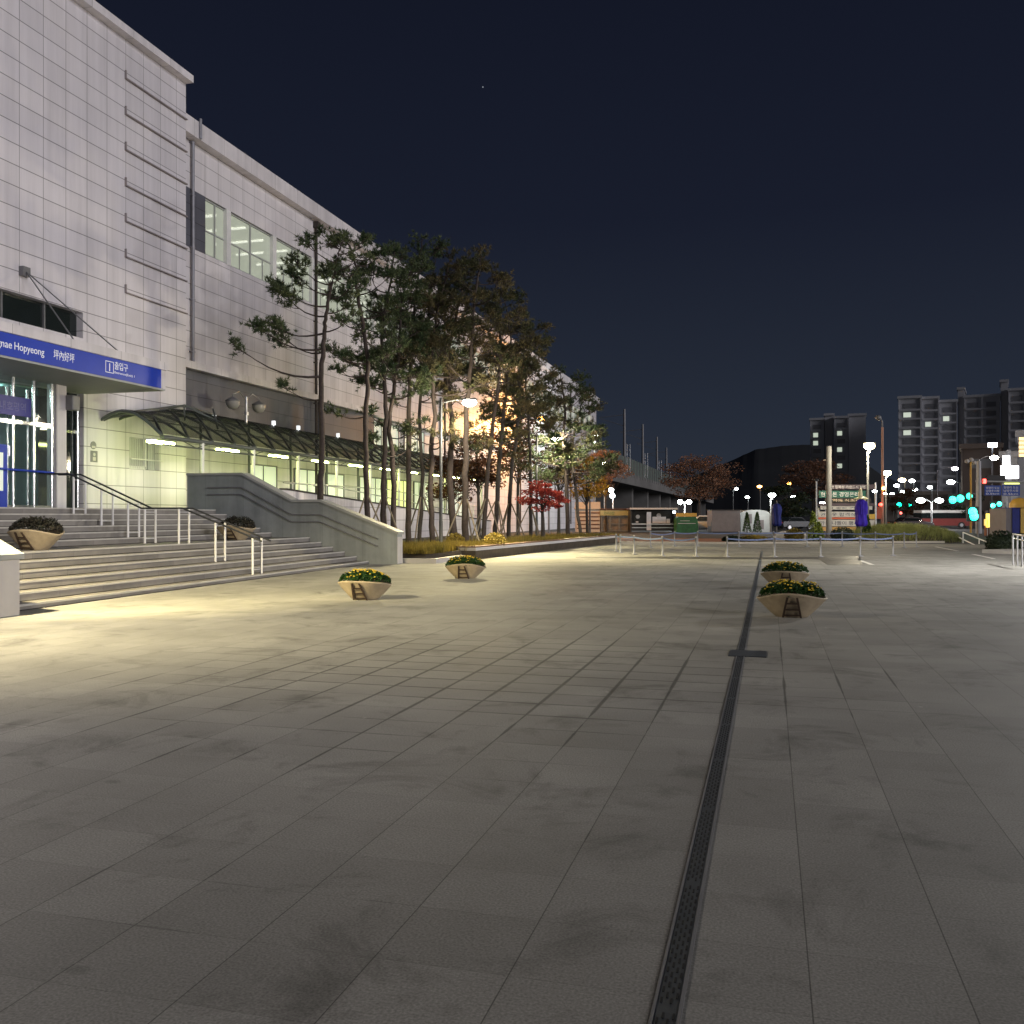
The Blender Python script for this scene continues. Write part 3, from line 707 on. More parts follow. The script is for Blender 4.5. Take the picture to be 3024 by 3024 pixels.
# ---- planters ---------------------------------------------------------------------------------
def leafcloud(mb, c, rad, n, size, rg, flat=.0, shell=.5):
    for _ in range(n):
        while True:
            p=Vector((rg.uniform(-1,1),rg.uniform(-1,1),rg.uniform(-1,1)))
            if shell<p.length<1: break
        q=Vector((c[0]+p.x*rad[0],c[1]+p.y*rad[1],c[2]+p.z*rad[2]))
        a=Vector((rg.uniform(-1,1),rg.uniform(-1,1),rg.uniform(-1,1)*(1-flat))).normalized()
        b=a.cross(Vector((rg.uniform(-1,1),rg.uniform(-1,1),rg.uniform(-1,1)))).normalized()
        s=size*rg.uniform(.6,1.3)
        mb.add([q-a*s,q+b*s*.5,q+a*s,q-b*s*.5],[(0,1,2,3)])
def planter(label,loc,rz=0.0,dead=False,scale=1.0,seed=1):
    rg=random.Random(seed)
    t=thing('flower_planter',label,'planter',loc,rz,'boat shaped planters with a small ladder')
    n=64
    def pt(ph,f,inset=0.0,zoff=0.0):
        cs,sn=math.cos(ph),math.sin(ph); e=2/2.3
        hx=abs(cs)**.92*(1 if cs>0 else -1); hy=abs(sn)**1.18*(1 if sn>0 else -1)
        h=.295+.085*sn*sn+.010*math.sin(3*ph+seed)
        g=f**.9
        rx=.245+(.545-.245)*g-inset; ry=.19+(.44-.19)*g-inset
        return Vector((hx*rx*scale,hy*ry*scale,(h*f+zoff)*scale))
    b=MB(); fs=[0,.02,.2,.4,.6,.8,.94,1.0]
    vs=[];ring=0
    for f in fs: vs+=[pt(2*math.pi*k/n,f) for k in range(n)]
    vs+=[pt(2*math.pi*k/n,1.0,.03,.012) for k in range(n)]
    vs+=[pt(2*math.pi*k/n,.7,.03) for k in range(n)]
    nr=len(vs)//n; fc=[(i*n+k,i*n+(k+1)%n,(i+1)*n+(k+1)%n,(i+1)*n+k) for i in range(nr-1) for k in range(n)]
    b.smooth=True; b.add(vs,fc); b.smooth=False; b.add([vs[k] for k in range(n)],[tuple(range(n-1,-1,-1))])
    b.add(vs[-n:],[tuple(range(n))])
    b.build('bowl',M['bowl'],t,world=False)
    def sf(x,z):
        f=min(1,max(0,z/.36)); return Vector((x,-(.19+.25*f**.9)-.016,z))*scale
    l=MB()
    for sg in (-1,1):
        l.prism([sf(sg*.135-.016,0),sf(sg*.135+.016,0),sf(sg*.072+.016,.335),sf(sg*.072-.016,.335)],(0,-.012*scale,0),(0,.012*scale,0))
    for z in (.04,.135,.235,.3)[:3]+(.3,):
        w=.135-.063*z/.335
        if z==.3: continue
        l.prism([sf(-w,z-.013),sf(w,z-.013),sf(w,z+.013),sf(-w,z+.013)],(0,-.008*scale,0),(0,.008*scale,0))
    w=.135-.063*.31/.335
    fix_normals(l.build('ladder',M['rustwood'],t,world=False))
    f=MB(); c=(0,0,.37*scale); rad=(.5*scale,.42*scale,(.20 if not dead else .26)*scale)
    for _ in range(2600):
        th=rg.uniform(0,2*math.pi); rr=math.sqrt(rg.random())
        z=math.sqrt(max(0,1-rr*rr))*rg.uniform(.55,1.05)+rg.uniform(-.1,.1)
        q=Vector((rad[0]*rr*math.cos(th),rad[1]*rr*math.sin(th),c[2]-.03*scale+z*rad[2]*(1+.25*math.sin(th*3+seed)*rr)))
        a=Vector((rg.uniform(-1,1),rg.uniform(-1,1),rg.uniform(-.4,.8))).normalized(); bb=a.cross(Vector((rg.uniform(-1,1),rg.uniform(-1,1),rg.uniform(-1,1)))).normalized()
        s=.026*scale*rg.uniform(.6,1.3)
        f.add([q-a*s,q+bb*s*.55,q+a*s,q-bb*s*.55],[(0,1,2,3)])
    f.build('foliage',M['mumdk' if dead else 'mum'],t,world=False)
    if not dead:
        f=MB()
        for _ in range(120):
            th=rg.uniform(0,2*math.pi); rr=math.sqrt(rg.random())*.97
            z=math.sqrt(max(0,1-rr*rr))
            if rg.random()>.35+.65*z: continue
            q=(rad[0]*rr*math.cos(th),rad[1]*rr*math.sin(th),c[2]+.0*scale+z*rad[2]*(1.02+.25*math.sin(th*3+seed)*rr))
            s=rg.uniform(.011,.021)*scale
            f.ball(q,(s,s,s*.6),7,4)
        f.build('blossom',M['petal'],t,world=False)
    return t
planter('cream planter of yellow chrysanthemums on the paving closest to the stairs',(-7.46,16.5,0),.0,seed=3)
planter('cream planter of yellow chrysanthemums in the bright pool of light by the bed wall',(-7.5,22.75,0),.08,seed=5)
planter('cream planter of yellow chrysanthemums right of the drain, the one nearer the camera',(.34,15.5,0),.0,seed=7)
planter('cream planter half hidden behind another planter right of the drain',(.34,21.9,0),.03,seed=9)
planter('tan planter of withered dark plants on the stair landing left of the handrail',(-15.15,16.6,.875),.0,True,1.13,11)
planter('shaded planter of withered dark plants on the stair landing right of the handrail',(-15.45,24.9,.875),.0,True,1.13,13)

# ---- planting bed -----------------------------------------------------------------------------
pts=[(-10.35,32.6),(-8.62,54.5),(-9.3,57.5),(-12.5,58),(-19.7,58),(-19.7,29.3),(-12.7,29.3),(-11.4,30.2),(-10.9,32.6)]
s=MB(); s.prism([Vector((x,y,-.05)) for x,y in pts],(0,0,0),(0,0,.37)); o=fix_normals(s.build('bed_soil',M['soil'])); tag(o,None,None,kind='structure')
BW=thing('planting_bed_wall','low grey block wall with brown cap around the pine bed','low wall',(-10.3,32.6,0))
a=Vector((-10.35,32.6,0)); b=Vector((-8.62,54.6,0)); d=(b-a).normalized(); n=Vector((d.y,-d.x,0))
s=MB(); s.prism([a,b,b-n*.3,a-n*.3],(0,0,-.05),(0,0,.43)); s.prism([a-n*.302,a+d*.3-n*.302,a+d*.3-n*1.0,a-n*1.0],(0,0,-.05),(0,0,.428))
fix_normals(s.build('wall_body',M['bedwall'],BW))
s=MB(); a2=a-d*.03; s.prism([a2+n*.03,b+n*.03,b-n*.33,a2-n*.33],(0,0,.433),(0,0,.48)); s.prism([a2-n*.333,a2+d*.36-n*.333,a2+d*.36-n*1.03,a2-n*1.03],(0,0,.433),(0,0,.478))
fix_normals(s.build('cap',M['bedcap'],BW))
s=MB(); s.box(-12.6,-10.7,29.35,29.6,-.05,.16); s.box(-10.95,-10.7,29.6,32.4,-.05,.16)
tag(s.build('bed_kerb',M['pale']),'short pale kerb in front of the grass beside the stair wall end','kerb')
rg=random.Random(5); gm=MB()
def bed_w(y): return -10.6+(y-32.6)*(1.73/22)
for _ in range(26000):
    y=rg.uniform(29.7,57.5) if rg.random()<.75 else rg.uniform(29.7,38)
    x1=bed_w(y) if y>32.6 else -11.0
    x=x1-abs(rg.gauss(0,1.9))-.1
    if x<-19.5: continue
    h=rg.uniform(.12,.34)*(1.2 if y<33 else 1); a=rg.uniform(0,6.28); wd=rg.uniform(.010,.02); lx=rg.uniform(-.12,.12); ly=rg.uniform(-.12,.12)
    cx,sx=math.cos(a)*wd,math.sin(a)*wd; z=.30
    gm.add([(x-cx,y-sx,z),(x+cx,y+sx,z),(x+lx,y+ly,z+h)],[(0,1,2)])
tag(gm.build('bed_grass',M['grass']),'dry yellow green ground cover in the pine bed','ground cover',kind='stuff')
for i,(u,v,rr) in enumerate(((1460,1568,.45),(1345,1575,.4))):
    p=P(u,v,37+i*3); rb=random.Random(i); m_=MB(); leafcloud(m_,(p.x,p.y,.32+rr*.6),(rr,rr,rr*.8),900,.05,rb,shell=.6)
    tag(m_.build('round_shrub',M['grass']),('low rounded shrub at the foot of a pine, near the brightest lamp','low rounded shrub among the pine stakes left of the brightest lamp')[i],'shrub')

# ---- pines -----------------------------------------------------------------------------------------
def tuft(mb,q,d,rg,L=.17,n=9):
    d=Vector(d).normalized()
    for _ in range(n):
        v=(d*rg.uniform(.35,1)+Vector((rg.gauss(0,1),rg.gauss(0,1),rg.gauss(0,1)))*.55).normalized()
        s=v.cross(Vector((rg.uniform(-1,1),rg.uniform(-1,1),rg.uniform(-1,1)))).normalized()*.016
        l=L*rg.uniform(.7,1.2); mb.add([q-s,q+s,q+v*l],[(0,1,2)])
def clump(tw,nd,base,d,size,rg,dens):
    """a pine shoot cluster: twigs that fan out from base, each ended by needle tufts"""
    d=Vector(d).normalized()
    for _ in range(dens):
        v=(d*rg.uniform(.3,1)+Vector((rg.gauss(0,.7),rg.gauss(0,.7),rg.gauss(.12,.35)))).normalized()
        e=base+v*size*rg.uniform(.35,1.0)
        if rg.random()<.5: tw.tube([base,base+(e-base)*.5+Vector((0,0,.02)),e],[.014,.01,.006],4,cap=False)
        for k in range(2):
            q=base+(e-base)*(1-.3*k)+Vector((rg.gauss(0,.03),rg.gauss(0,.03),rg.gauss(0,.03)))
            tuft(nd,q,v+Vector((0,0,.5)),rg,.175,14)
def pine(label,trunk,seed,branches,mats=('bark','needle'),r0=.15,dens=10,size=.5,group='tall pines in the planting bed',stakes=False):
    rg=random.Random(seed); base=trunk[0]
    t=thing('pine_tree',label,'pine tree',tuple(base),0,group)
    tr=MB(); nd=MB()
    # resample the trunk into a gentle curve
    pts=[]
    for i in range(len(trunk)-1):
        p0=trunk[max(0,i-1)];p1=trunk[i];p2=trunk[i+1];p3=trunk[min(len(trunk)-1,i+2)]
        for k in range(6):
            s=k/6; pts.append(.5*((2*p1)+(p2-p0)*s+(2*p0-5*p1+4*p2-p3)*s*s+(3*p1-p0-3*p2+p3)*s**3))
    pts.append(trunk[-1]); n=len(pts)
    pts=[p+Vector((rg.gauss(0,.02),rg.gauss(0,.02),0)) if 0<i<n-1 else p for i,p in enumerate(pts)]
    tr.tube([pts[0]-Vector((0,0,.2))]+pts,[r0*1.15]+[r0*(1-.82*(i/(n-1))**1.1) for i in range(n)],9)
    H=trunk[-1].z-base.z
    def at(f):
        z=base.z+f*H
        for i in range(n-1):
            if pts[i].z<=z<=pts[i+1].z+1e-6:
                s=(z-pts[i].z)/max(1e-6,pts[i+1].z-pts[i].z); return pts[i].lerp(pts[i+1],s)
        return pts[-1]
    for (f,az,Lb,rise,leafy) in branches:
        b0=at(f); dv=Vector((math.cos(az),math.sin(az),0)); sd=Vector((-dv.y,dv.x,0))
        bp=[];c1=rg.uniform(-.15,.15)*Lb;
        for k in range(7):
            s=k/6; bp.append(b0+dv*Lb*s+sd*c1*math.sin(s*3.1)+Vector((0,0,rise*Lb*(s**1.3)-.10*Lb*math.sin(s*3.1)+rg.gauss(0,.02)*s)))
        rb=.022+.022*Lb*.5
        tr.tube(bp,[rb*(1-.75*k/6) for k in range(7)],6,cap=False)
        nsub=max(2,int(Lb*2.2*leafy))
        for k in range(nsub):
            s=rg.uniform(.42,1.0) if k else 1.0
            i=min(5,int(s*6)); q=bp[i].lerp(bp[i+1],s*6-i)
            side=rg.choice((-1,1)); v=(dv*rg.uniform(.3,1)+sd*side*rg.uniform(.2,.9)+Vector((0,0,rg.uniform(.1,.55)))).normalized()
            l=rg.uniform(.25,.75)*min(1,Lb*.6) if k else .05
            e=q+v*l; tr.tube([q,q+v*l*.5+Vector((0,0,-.02)),e],[.018,.013,.009],5,cap=False)
            clump(tr,nd,e,v+Vector((0,0,.5)),size*rg.uniform(.7,1.15),rg,dens)
    clump(tr,nd,pts[-1],(0,0,1),size,rg,int(dens*1.4))
    tr.build('trunk',M[mats[0]],t); nd.build('crown',M[mats[1]],t)
    if stakes:
        q=at(.16)
        for k in range(3):
            a=seed+k*2.09; h=MB(); h.tube([(base.x+math.cos(a)*1.0,base.y+math.sin(a)*1.0,.25),q+Vector((math.cos(a)*.1,math.sin(a)*.1,.05))],.035,7); h.build('support_stake',M['stake'],t)
    return t
def trunk_px(pxs,D):
    """trunk through photo points, on the vertical plane facing the camera at depth D"""
    return [P(u,v,D) for u,v in pxs]
LEFT=math.pi+TH   # azimuth of image-left
RIGHT=TH
# first pine: hand-set limbs after the photograph
D1=34.3
t1=trunk_px([(944,1600),(946,1470),(950,1300),(948,1120),(957,1000),(963,930),(985,820),(1000,755),(1008,722)],D1); t1[0].z=.3
def fz(v,D,tr): return (EYE+(HZ-v)*D/F-tr[0].z)/(tr[-1].z-tr[0].z)
br=[]
def B(tr,D,v,dirn,L,rise,leaf,dep=0.0): br.append((fz(v,D,tr),(LEFT+dep if dirn<0 else RIGHT-dep),L,rise,leaf))
B(t1,D1,1112,-1,2.75,.30,.45,.15); B(t1,D1,1040,-1,1.6,.35,.5,-.4); B(t1,D1,1030,-1,2.2,.28,1.5,.1); B(t1,D1,985,-1,1.9,.15,1.3,-.3)
B(t1,D1,935,-1,1.5,.5,1.6,.2); B(t1,D1,905,-1,1.6,.4,1.5,-.2); B(t1,D1,870,-1,1.2,.5,1.6,.5)
B(t1,D1,980,1,1.1,.5,.8,.2); B(t1,D1,925,1,1.0,.6,1.4,-.3); B(t1,D1,880,1,.9,.3,1.2,.4); B(t1,D1,840,-1,1.2,.6,1.8,.1); B(t1,D1,800,1,.9,.5,1.5,.1)
B(t1,D1,775,-1,1.0,.6,1.6,.4); B(t1,D1,750,1,.8,.6,1.4,-.2); B(t1,D1,1180,-1,1.3,.3,.15,.3); B(t1,D1,735,-1,.6,.7,1.5,.0); B(t1,D1,860,1,1.0,.5,1.6,1.2); B(t1,D1,830,1,1.0,.5,1.6,-1.3)
pine('tall pine at the stair wall end, farthest left, with a long bare lower limb',t1,1,br,r0=.13,dens=9,size=.5)
D2=37.2
t2=trunk_px([(1090,1580),(1084,1450),(1080,1250),(1088,1090),(1068,930),(1055,850),(1052,790),(1036,735),(1020,708)],D2); t2[0].z=.3
br=[]
B(t2,D2,1075,-1,1.6,.35,1.2,.1); B(t2,D2,1108,-1,1.3,.15,.5,-.3); B(t2,D2,1230,-1,1.2,.1,.9,.2); B(t2,D2,1060,1,1.2,.3,.8,.3)
B(t2,D2,975,-1,.9,.4,1,.2); B(t2,D2,940,1,1.2,.45,1.2,.1); B(t2,D2,900,-1,1.0,.4,1.5,-.4); B(t2,D2,870,1,1.2,.5,1.5,.2); B(t2,D2,845,-1,1.1,.35,1.6,.2)
B(t2,D2,800,-1,1.0,.4,1.6,-.5); B(t2,D2,785,1,1.1,.45,1.3,.2); B(t2,D2,765,1,.9,.25,1.4,-.2); B(t2,D2,755,-1,.6,.5,1.5,.3); B(t2,D2,740,1,.6,.4,1.6,.1); B(t2,D2,880,1,.9,.4,1.6,1.4); B(t2,D2,820,1,.9,.4,1.6,-1.4); B(t2,D2,735,-1,.5,.5,1.6,.0)
pine('slender pine second from the left, its bent trunk crossing the lit wall',t2,2,br,r0=.12,dens=9,size=.5,stakes=True)
# the others: trunk pixels, depth, limb count
def rand_branches(rg,n,f0,f1,Lm,leaf=1.4):
    out=[]
    for k in range(n):
        f=f0+(f1-f0)*(k+rg.random()*.8)/n
        a=k*2.4+rg.uniform(-.5,.5)
        L=Lm*(1.1-.75*max(0,(f-.45)/.55))*rg.uniform(.65,1.2)
        out.append((f,a,max(.45,L),rg.uniform(.1,.5),leaf))
    return out
rest=[
 ('straight dark pine third from the left',[(1136,1590),(1132,1400),(1140,1200),(1128,1000),(1150,860),(1165,745)],38.5,18,'bark','needle',.50,.150,True),
 ('slim pine fourth from the left, close beside another trunk',[(1158,1600),(1162,1400),(1150,1250),(1176,1060),(1185,900),(1215,790)],39.0,17,'bark','needle',.52,.15,False),
 ('pine behind the lamp pole with the highest dusky top',[(1206,1600),(1206,1400),(1208,1180),(1218,1000),(1230,850),(1245,715)],41.5,20,'bark','needle',.52,.16,False),
 ('thin pine rising between the band wall and the lamp pole',[(1240,1590),(1246,1400),(1240,1200),(1262,1000),(1270,860),(1290,760)],43,17,'bark2','needle',.55,.12,True),
 ('dark pine directly left of the bright lamp pole',[(1278,1600),(1272,1400),(1282,1200),(1274,1050),(1296,900),(1330,765)],40.5,18,'bark','needle2',.52,.15,False),
 ('thick pine trunk directly left of the bright lamp head',[(1340,1585),(1330,1400),(1336,1260),(1322,1080),(1350,920),(1385,775)],42,18,'bark','needle2',.52,.19,False),
 ('pine whose thick trunk glows yellow under the bright lamp',[(1374,1600),(1375,1400),(1378,1220),(1392,1050),(1400,900),(1420,760)],40.5,18,'bark','needle2',.54,.185,True),
 ('leaning pine right of the yellow lit trunk',[(1425,1590),(1440,1400),(1466,1180),(1480,1020),(1470,900),(1462,810)],45,18,'bark','needle2',.52,.14,True),
 ('twisted pine in front of the orange glow on the wall',[(1462,1580),(1470,1440),(1484,1250),(1500,1120),(1508,1000),(1490,880)],47,17,'bark2','needle2',.48,.15,True),
 ('pine right of the orange glow with reddish dusk on its needles',[(1500,1580),(1510,1400),(1532,1230),(1536,1120),(1550,1020),(1545,940)],50,16,'bark2','needle2',.45,.14,True),
 ('small pine behind the red maple',[(1568,1570),(1566,1400),(1562,1250),(1552,1150),(1560,1080),(1575,1010)],53,14,'bark2','needle2',.40,.13,True),
 ('spreading pine at the far end of the bed against the wall corner',[(1678,1570),(1672,1400),(1664,1300),(1668,1220),(1662,1150),(1655,1105)],56,20,'bark','needle',.30,.16,False),
 ('lower pine leaning out at the far end of the bed',[(1715,1570),(1700,1450),(1690,1330),(1700,1260),(1716,1200),(1722,1165)],58,15,'bark2','needle2',.35,.13,False),
]
for i,(lab,px,D,nb_,bk,nd_,f0,r0,stk) in enumerate(rest):
    tr=trunk_px(px,D); tr[0].z=.3
    rg=random.Random(40+i)
    Lm=1.9 if D<45 else 2.0
    if i==11: Lm=2.3
    pine(lab,tr,50+i,rand_branches(rg,int(nb_*1.15),f0,.98,Lm,1.7)+[(rg.uniform(.3,.5),rg.uniform(0,6.28),rg.uniform(.8,1.5),.25,.5) for _ in range(3)],(bk,nd_),r0*.85,dens=8,size=.57,stakes=stk)

# ---- broadleaf trees ---------------------------------------------------------------------------------
def broadleaf(name,label,cat,base,H,crown_r,leafm,seed,nl=2600,ls=.09,barkm='bark2',r0=.11,ncl=26,flat=.6,group=None,trunk_frac=.35,cz=None):
    rg=random.Random(seed); t=thing(name,label,cat,tuple(base),0,group)
    tr=MB(); lf=MB(); base=Vector(base); top=base+Vector((rg.uniform(-.2,.2),rg.uniform(-.2,.2),H*.8))
    fork=base+Vector((rg.uniform(-.1,.1),rg.uniform(-.1,.1),H*trunk_frac))
    tr.tube([base-Vector((0,0,.15)),base+(fork-base)*.5,fork,top],[r0*1.2,r0,r0*.85,r0*.25],8)
    for k in range(ncl):
        th=k*2.399; rr=math.sqrt((k+.5)/ncl); z=rg.uniform(-.8,1.0)
        s=math.sqrt(max(.05,1-z*z*.8))
        c=base+Vector((crown_r[0]*rr*s*math.cos(th),crown_r[1]*rr*s*math.sin(th),H-crown_r[2]+crown_r[2]*z*.85))
        st=fork.lerp(top,rg.uniform(0,.8))
        mid=st.lerp(c,.5)+Vector((0,0,.1*H*rg.uniform(0,.5)))
        tr.tube([st,mid,c],[r0*.35,r0*.2,r0*.06],5,cap=False)
        cr_=rg.uniform(.22,.4)*max(crown_r[0],crown_r[2])
        leafcloud(lf,c,(cr_*1.2,cr_*1.2,cr_*flat),nl//ncl,ls,rg,flat=.5,shell=.1)
    tr.build('trunk',M[barkm],t); lf.build('crown',M[leafm],t)
    return t
def GP(u,D,z=0):
    p=P(u,1523,D); p.z=z; return p
mp_=GP(1604,48.5,.3)
broadleaf('maple_tree','small maple with bright red leaves under the second lamp','maple tree',mp_,3.25,(1.15,1.15,.95),'red',3,2400,.075,ncl=22,flat=.45)
broadleaf('autumn_tree','rust leaved tree in the pines left of the red maple, by the orange glow','tree',GP(1415,57,.3),6.5,(1.6,1.6,2.0),'rust',4,2600,.11)
broadleaf('autumn_tree','dark rust tree behind the yellow lit trunk','tree',GP(1330,60,.3),5.2,(1.8,1.8,1.7),'rust',5,2200,.11)
broadleaf('autumn_tree','rust leaved tree directly behind the red maple','tree',GP(1530,60,.3),8.5,(1.9,1.9,2.6),'rust',6,3000,.11)
broadleaf('autumn_tree','rust brown tree right of the red maple, below the second lamp','tree',GP(1650,64,.3),6.3,(1.8,1.8,2.1),'rust',7,2600,.11)
broadleaf('ginkgo_tree','golden leaved ginkgo under the third plaza lamp','ginkgo tree',GP(1735,70,.1),6.0,(1.5,1.5,1.9),'gold',8,2200,.11)
broadleaf('autumn_tree','amber tree leaning behind the third plaza lamp','tree',GP(1790,92,0),8.2,(2.1,2.1,2.2),'brown',9,2400,.14)
broadleaf('autumn_tree','large pinkish brown tree at mid distance behind the green stall','tree',GP(2065,118,0),9.3,(4.3,4.3,3.2),'brown',10,6000,.16,ncl=44,r0=.2,flat=.5)
broadleaf('autumn_tree','dim brown tree behind the blue parasol, left of the banners','tree',GP(2400,140,0),10.0,(4.6,4.6,3.2),'brown',11,4200,.2,ncl=36,r0=.2,flat=.5)
broadleaf('autumn_tree','dark tree among the street lights left of the banners','tree',GP(2325,120,0),5.5,(3.0,3.0,2.2),'dkgreen',12,2200,.2,ncl=20,r0=.15)
broadleaf('street_tree','reddish street tree behind the green traffic lights','tree',GP(2675,130,0),5.5,(2.4,2.4,2.0),'rust',13,1800,.18,ncl=18)
broadleaf('street_tree','dark street tree left of the blue road signs','tree',GP(2850,120,0),4.6,(2.2,2.2,2.0),'dkgreen',14,1800,.18,ncl=18)

# ---- lamps -----------------------------------------------------------------------------------------------
def plaza_lamp(label,loc,rz,E,col=(1,.88,.62),lens='lens',H=5.85,arm=1.2,spots=()):
    t=thing('plaza_lamp',label,'lamp post',loc,rz,'lamp posts around the plaza')
    h=MB(); h.lathe([(.14,0),(.14,.03),(.085,.06),(.08,1.1),(.072,1.12),(.06,H+.25),(.0,H+.27)],n=12); h.build('pole',M['dkmetal'],t,world=False)
    h=MB(); h.tube([(0,0,H+.05),(arm*.5,0,H+.16),(arm-.25,0,H+.17)],.025,8); h.build('arm',M['midmetal'],t,world=False)
    h=MB(); h.rbox((arm,0,H+.16),(.62,.30,.10),.04); hd=h.build('lamp_head',M['midmetal'],t,world=False)
    h=MB(); h.ball((arm,0,H+.04),(.30,.22,.15),14,8); h.build('lens',M[lens],hd,world=False)
    if E: bulb(t,(arm,0,H-.22),E,col,.14)
    for (tgt,es,ang) in spots:
        l=bpy.data.lights.new('flood_bulb','SPOT'); l.energy=es; l.color=(1,.84,.43); l.spot_size=R(ang); l.spot_blend=1.0; l.shadow_soft_size=.15
        o=bpy.data.objects.new('flood_bulb',l); COL.objects.link(o); o.parent=t; o.location=(arm,0,H-.24)
        wp=Vector(loc)+Matrix.Rotation(rz,3,'Z')@Vector((arm,0,H-.24)); d=(Vector(tgt)-wp)
        o.rotation_euler=(Matrix.Rotation(-rz,3,'Z')@d).to_track_quat('-Z','Y').to_euler()
    return t
la=GP(1302,38,.28); plaza_lamp('tall lamp post among the pines with the brightest white lamp',tuple(la),.05,1600,spots=[((-10.2,27,0),4300,56),((-8.4,35.5,0),8500,100)])
lb=GP(1585,55.7,.28); plaza_lamp('lamp post rising through the red maple',tuple(lb),.05,1900,spots=[((-8,43,0),9000,84)])
lc=GP(1742,77,0); plaza_lamp('lamp post at the far end of the pine bed, its lamp over golden leaves',tuple(lc),.05,1100)
# lamps of the same row that stand just outside the frame
plaza_lamp('lamp post beside the stair wall end left of the view',(-12.7,8.6,0),.0,1500,(1,.90,.84),spots=[((-9.8,11.0,0),4000,108),((-10.9,17,0),10500,60)])
plaza_lamp('lamp post on the open plaza right of the view',(12,30,0),math.pi,4700,(1,.97,.93))
plaza_lamp('lamp post on the open plaza behind the viewer',(3.5,-9,0),math.pi*.5,60,(1,.96,.88))
# twin lantern by the dark band
TL=thing('twin_lantern','unlit double lantern on a pole above the walkway canopy','lantern',tuple(onX(727,1240,-22.3)))
b0=onX(727,1240,-22.3); b1=onX(727,1172,-22.3)
h=MB(); h.tube([b0-Vector((0,0,.3)),b1],.06,10); h.cbox(b0+Vector((0,0,.28)),(.16,.16,.14)); h.build('pole',M['steel'],TL)
for (u,v) in ((687,1190),(764,1202)):
    c=onX(u,v,-22.3); s=1 if u>727 else -1
    h=MB(); top=Vector((c.x,c.y,c.z+.38)); h.tube([b1-Vector((0,0,.15)),b1+(top-b1)*.5+Vector((0,0,.18)),top,top-Vector((0,0,.12))],.025,7); ar=h.build('arm',M['steel'],TL)
    h=MB(); h.lathe([(.0,.3),(.06,.26),(.30,.12),(.32,.07),(.3,.06)],c,18); h.build('shade',M['midmetal'],TL)
    h=MB(); h.lathe([(.29,.06),(.29,-.06),(.2,-.22),(.0,-.28)],c,18); h.build('globe',M['globe_off'],TL)
# sodium lamp close to the wing
q=P(1599,1237,86); t=thing('street_lamp','orange sodium lamp high beside the station wall','street lamp',(q.x,q.y,0))
h=MB(); h.tube([(q.x+.7,q.y,0),(q.x+.7,q.y,q.z),(q.x+.35,q.y,q.z+.3),(q.x,q.y,q.z+.2)],[.1,.06,.045,.04],8); h.build('pole',M['midmetal'],t)
h=MB(); h.rbox((q.x,q.y,q.z+.18),(.7,.35,.14),.05); hd=h.build('lamp_head',M['midmetal'],t)
h=MB(); h.ball((q.x,q.y,q.z+.02),(.42,.3,.2),12,8); h.build('lens',M['lenso'],hd); bulb(t,(q.x-.3,q.y,q.z-.45),6500,(1,.44,.09),.2,True)
# ---- queue barriers -----------------------------------------------------------------------------------
def stanchions(bases,zs,label_fn,group,h=.74):
    ps=[G(*b) for b in bases]
    for i,p in enumerate(ps):
        t=thing('queue_post',label_fn(i),'barrier post',tuple(p),0,group)
        s=MB(); s.lathe([(.0,.0),(.13,.0),(.13,.02),(.05,.045),(.032,.06),(.032,h),(.04,h),(.04,h+.05),(.0,h+.06)],p,12); s.build('post',M['postgrey'],t)
        if i<len(ps)-1 and zs[i]:
            q=ps[i+1]; a=p+Vector((0,0,h-.03)); b=q+Vector((0,0,h-.03)); d=(b-a); n=Vector((-d.y,d.x,0)).normalized()*.004
            s=MB(); N_=8
            for k in range(N_):
                f0,f1=k/N_,(k+1)/N_
                z0,z1=[-.10*zs[i]*math.sin(math.pi*f) for f in (f0,f1)]
                A=a+d*f0+Vector((0,0,z0)); Bq=a+d*f1+Vector((0,0,z1))
                s.prism([A+Vector((0,0,-.03)),Bq+Vector((0,0,-.03)),Bq+Vector((0,0,.03)),A+Vector((0,0,.03))],n,-n)
            fix_normals(s.build('belt',M['tape'],t))
nearb=[(1819,1629),(1832,1633),(1872,1637),(1956,1642),(2055,1644),(2147,1645),(2287,1645),(2423,1645),(2540,1643),(2637,1641)]
nl_=['end post of the near barrier row, closest to the bed wall','second post of the near barrier row from the bed wall','third post of the near barrier row, in the lamp glow','near row barrier post in front of the dark snack stall','near row barrier post in front of the white car','near row barrier post in front of the grey storage box','near row barrier post below the blue parasol','near row barrier post below the large bare pole','near row barrier post below the purple parasol','last post of the near barrier row toward the right']
stanchions(nearb,[.3,.2,.6,.8,0,.5,.4,.4,.5,0],lambda i:nl_[i],'posts of the queue barrier')
farb=[(1921,1617),(1992,1613),(2060,1613),(2182,1614),(2284,1614),(2383,1614),(2487,1615),(2585,1617),(2670,1618),(2706,1616)]
fl_=['far row barrier post nearest the bed','far row barrier post before the snack stall','far row barrier post before the green stall','far row barrier post before the storage box','far row barrier post before the blue parasol','far row barrier post before the gold shrub','far row barrier post before the dark round shrub','far row barrier post right of the purple parasol','far row barrier post at the grass mound','last far row barrier post near the steps']
stanchions(farb,[.9,.5,.4,.3,.3,.4,.4,.5,.4,0],lambda i:fl_[i],'posts of the queue barrier')

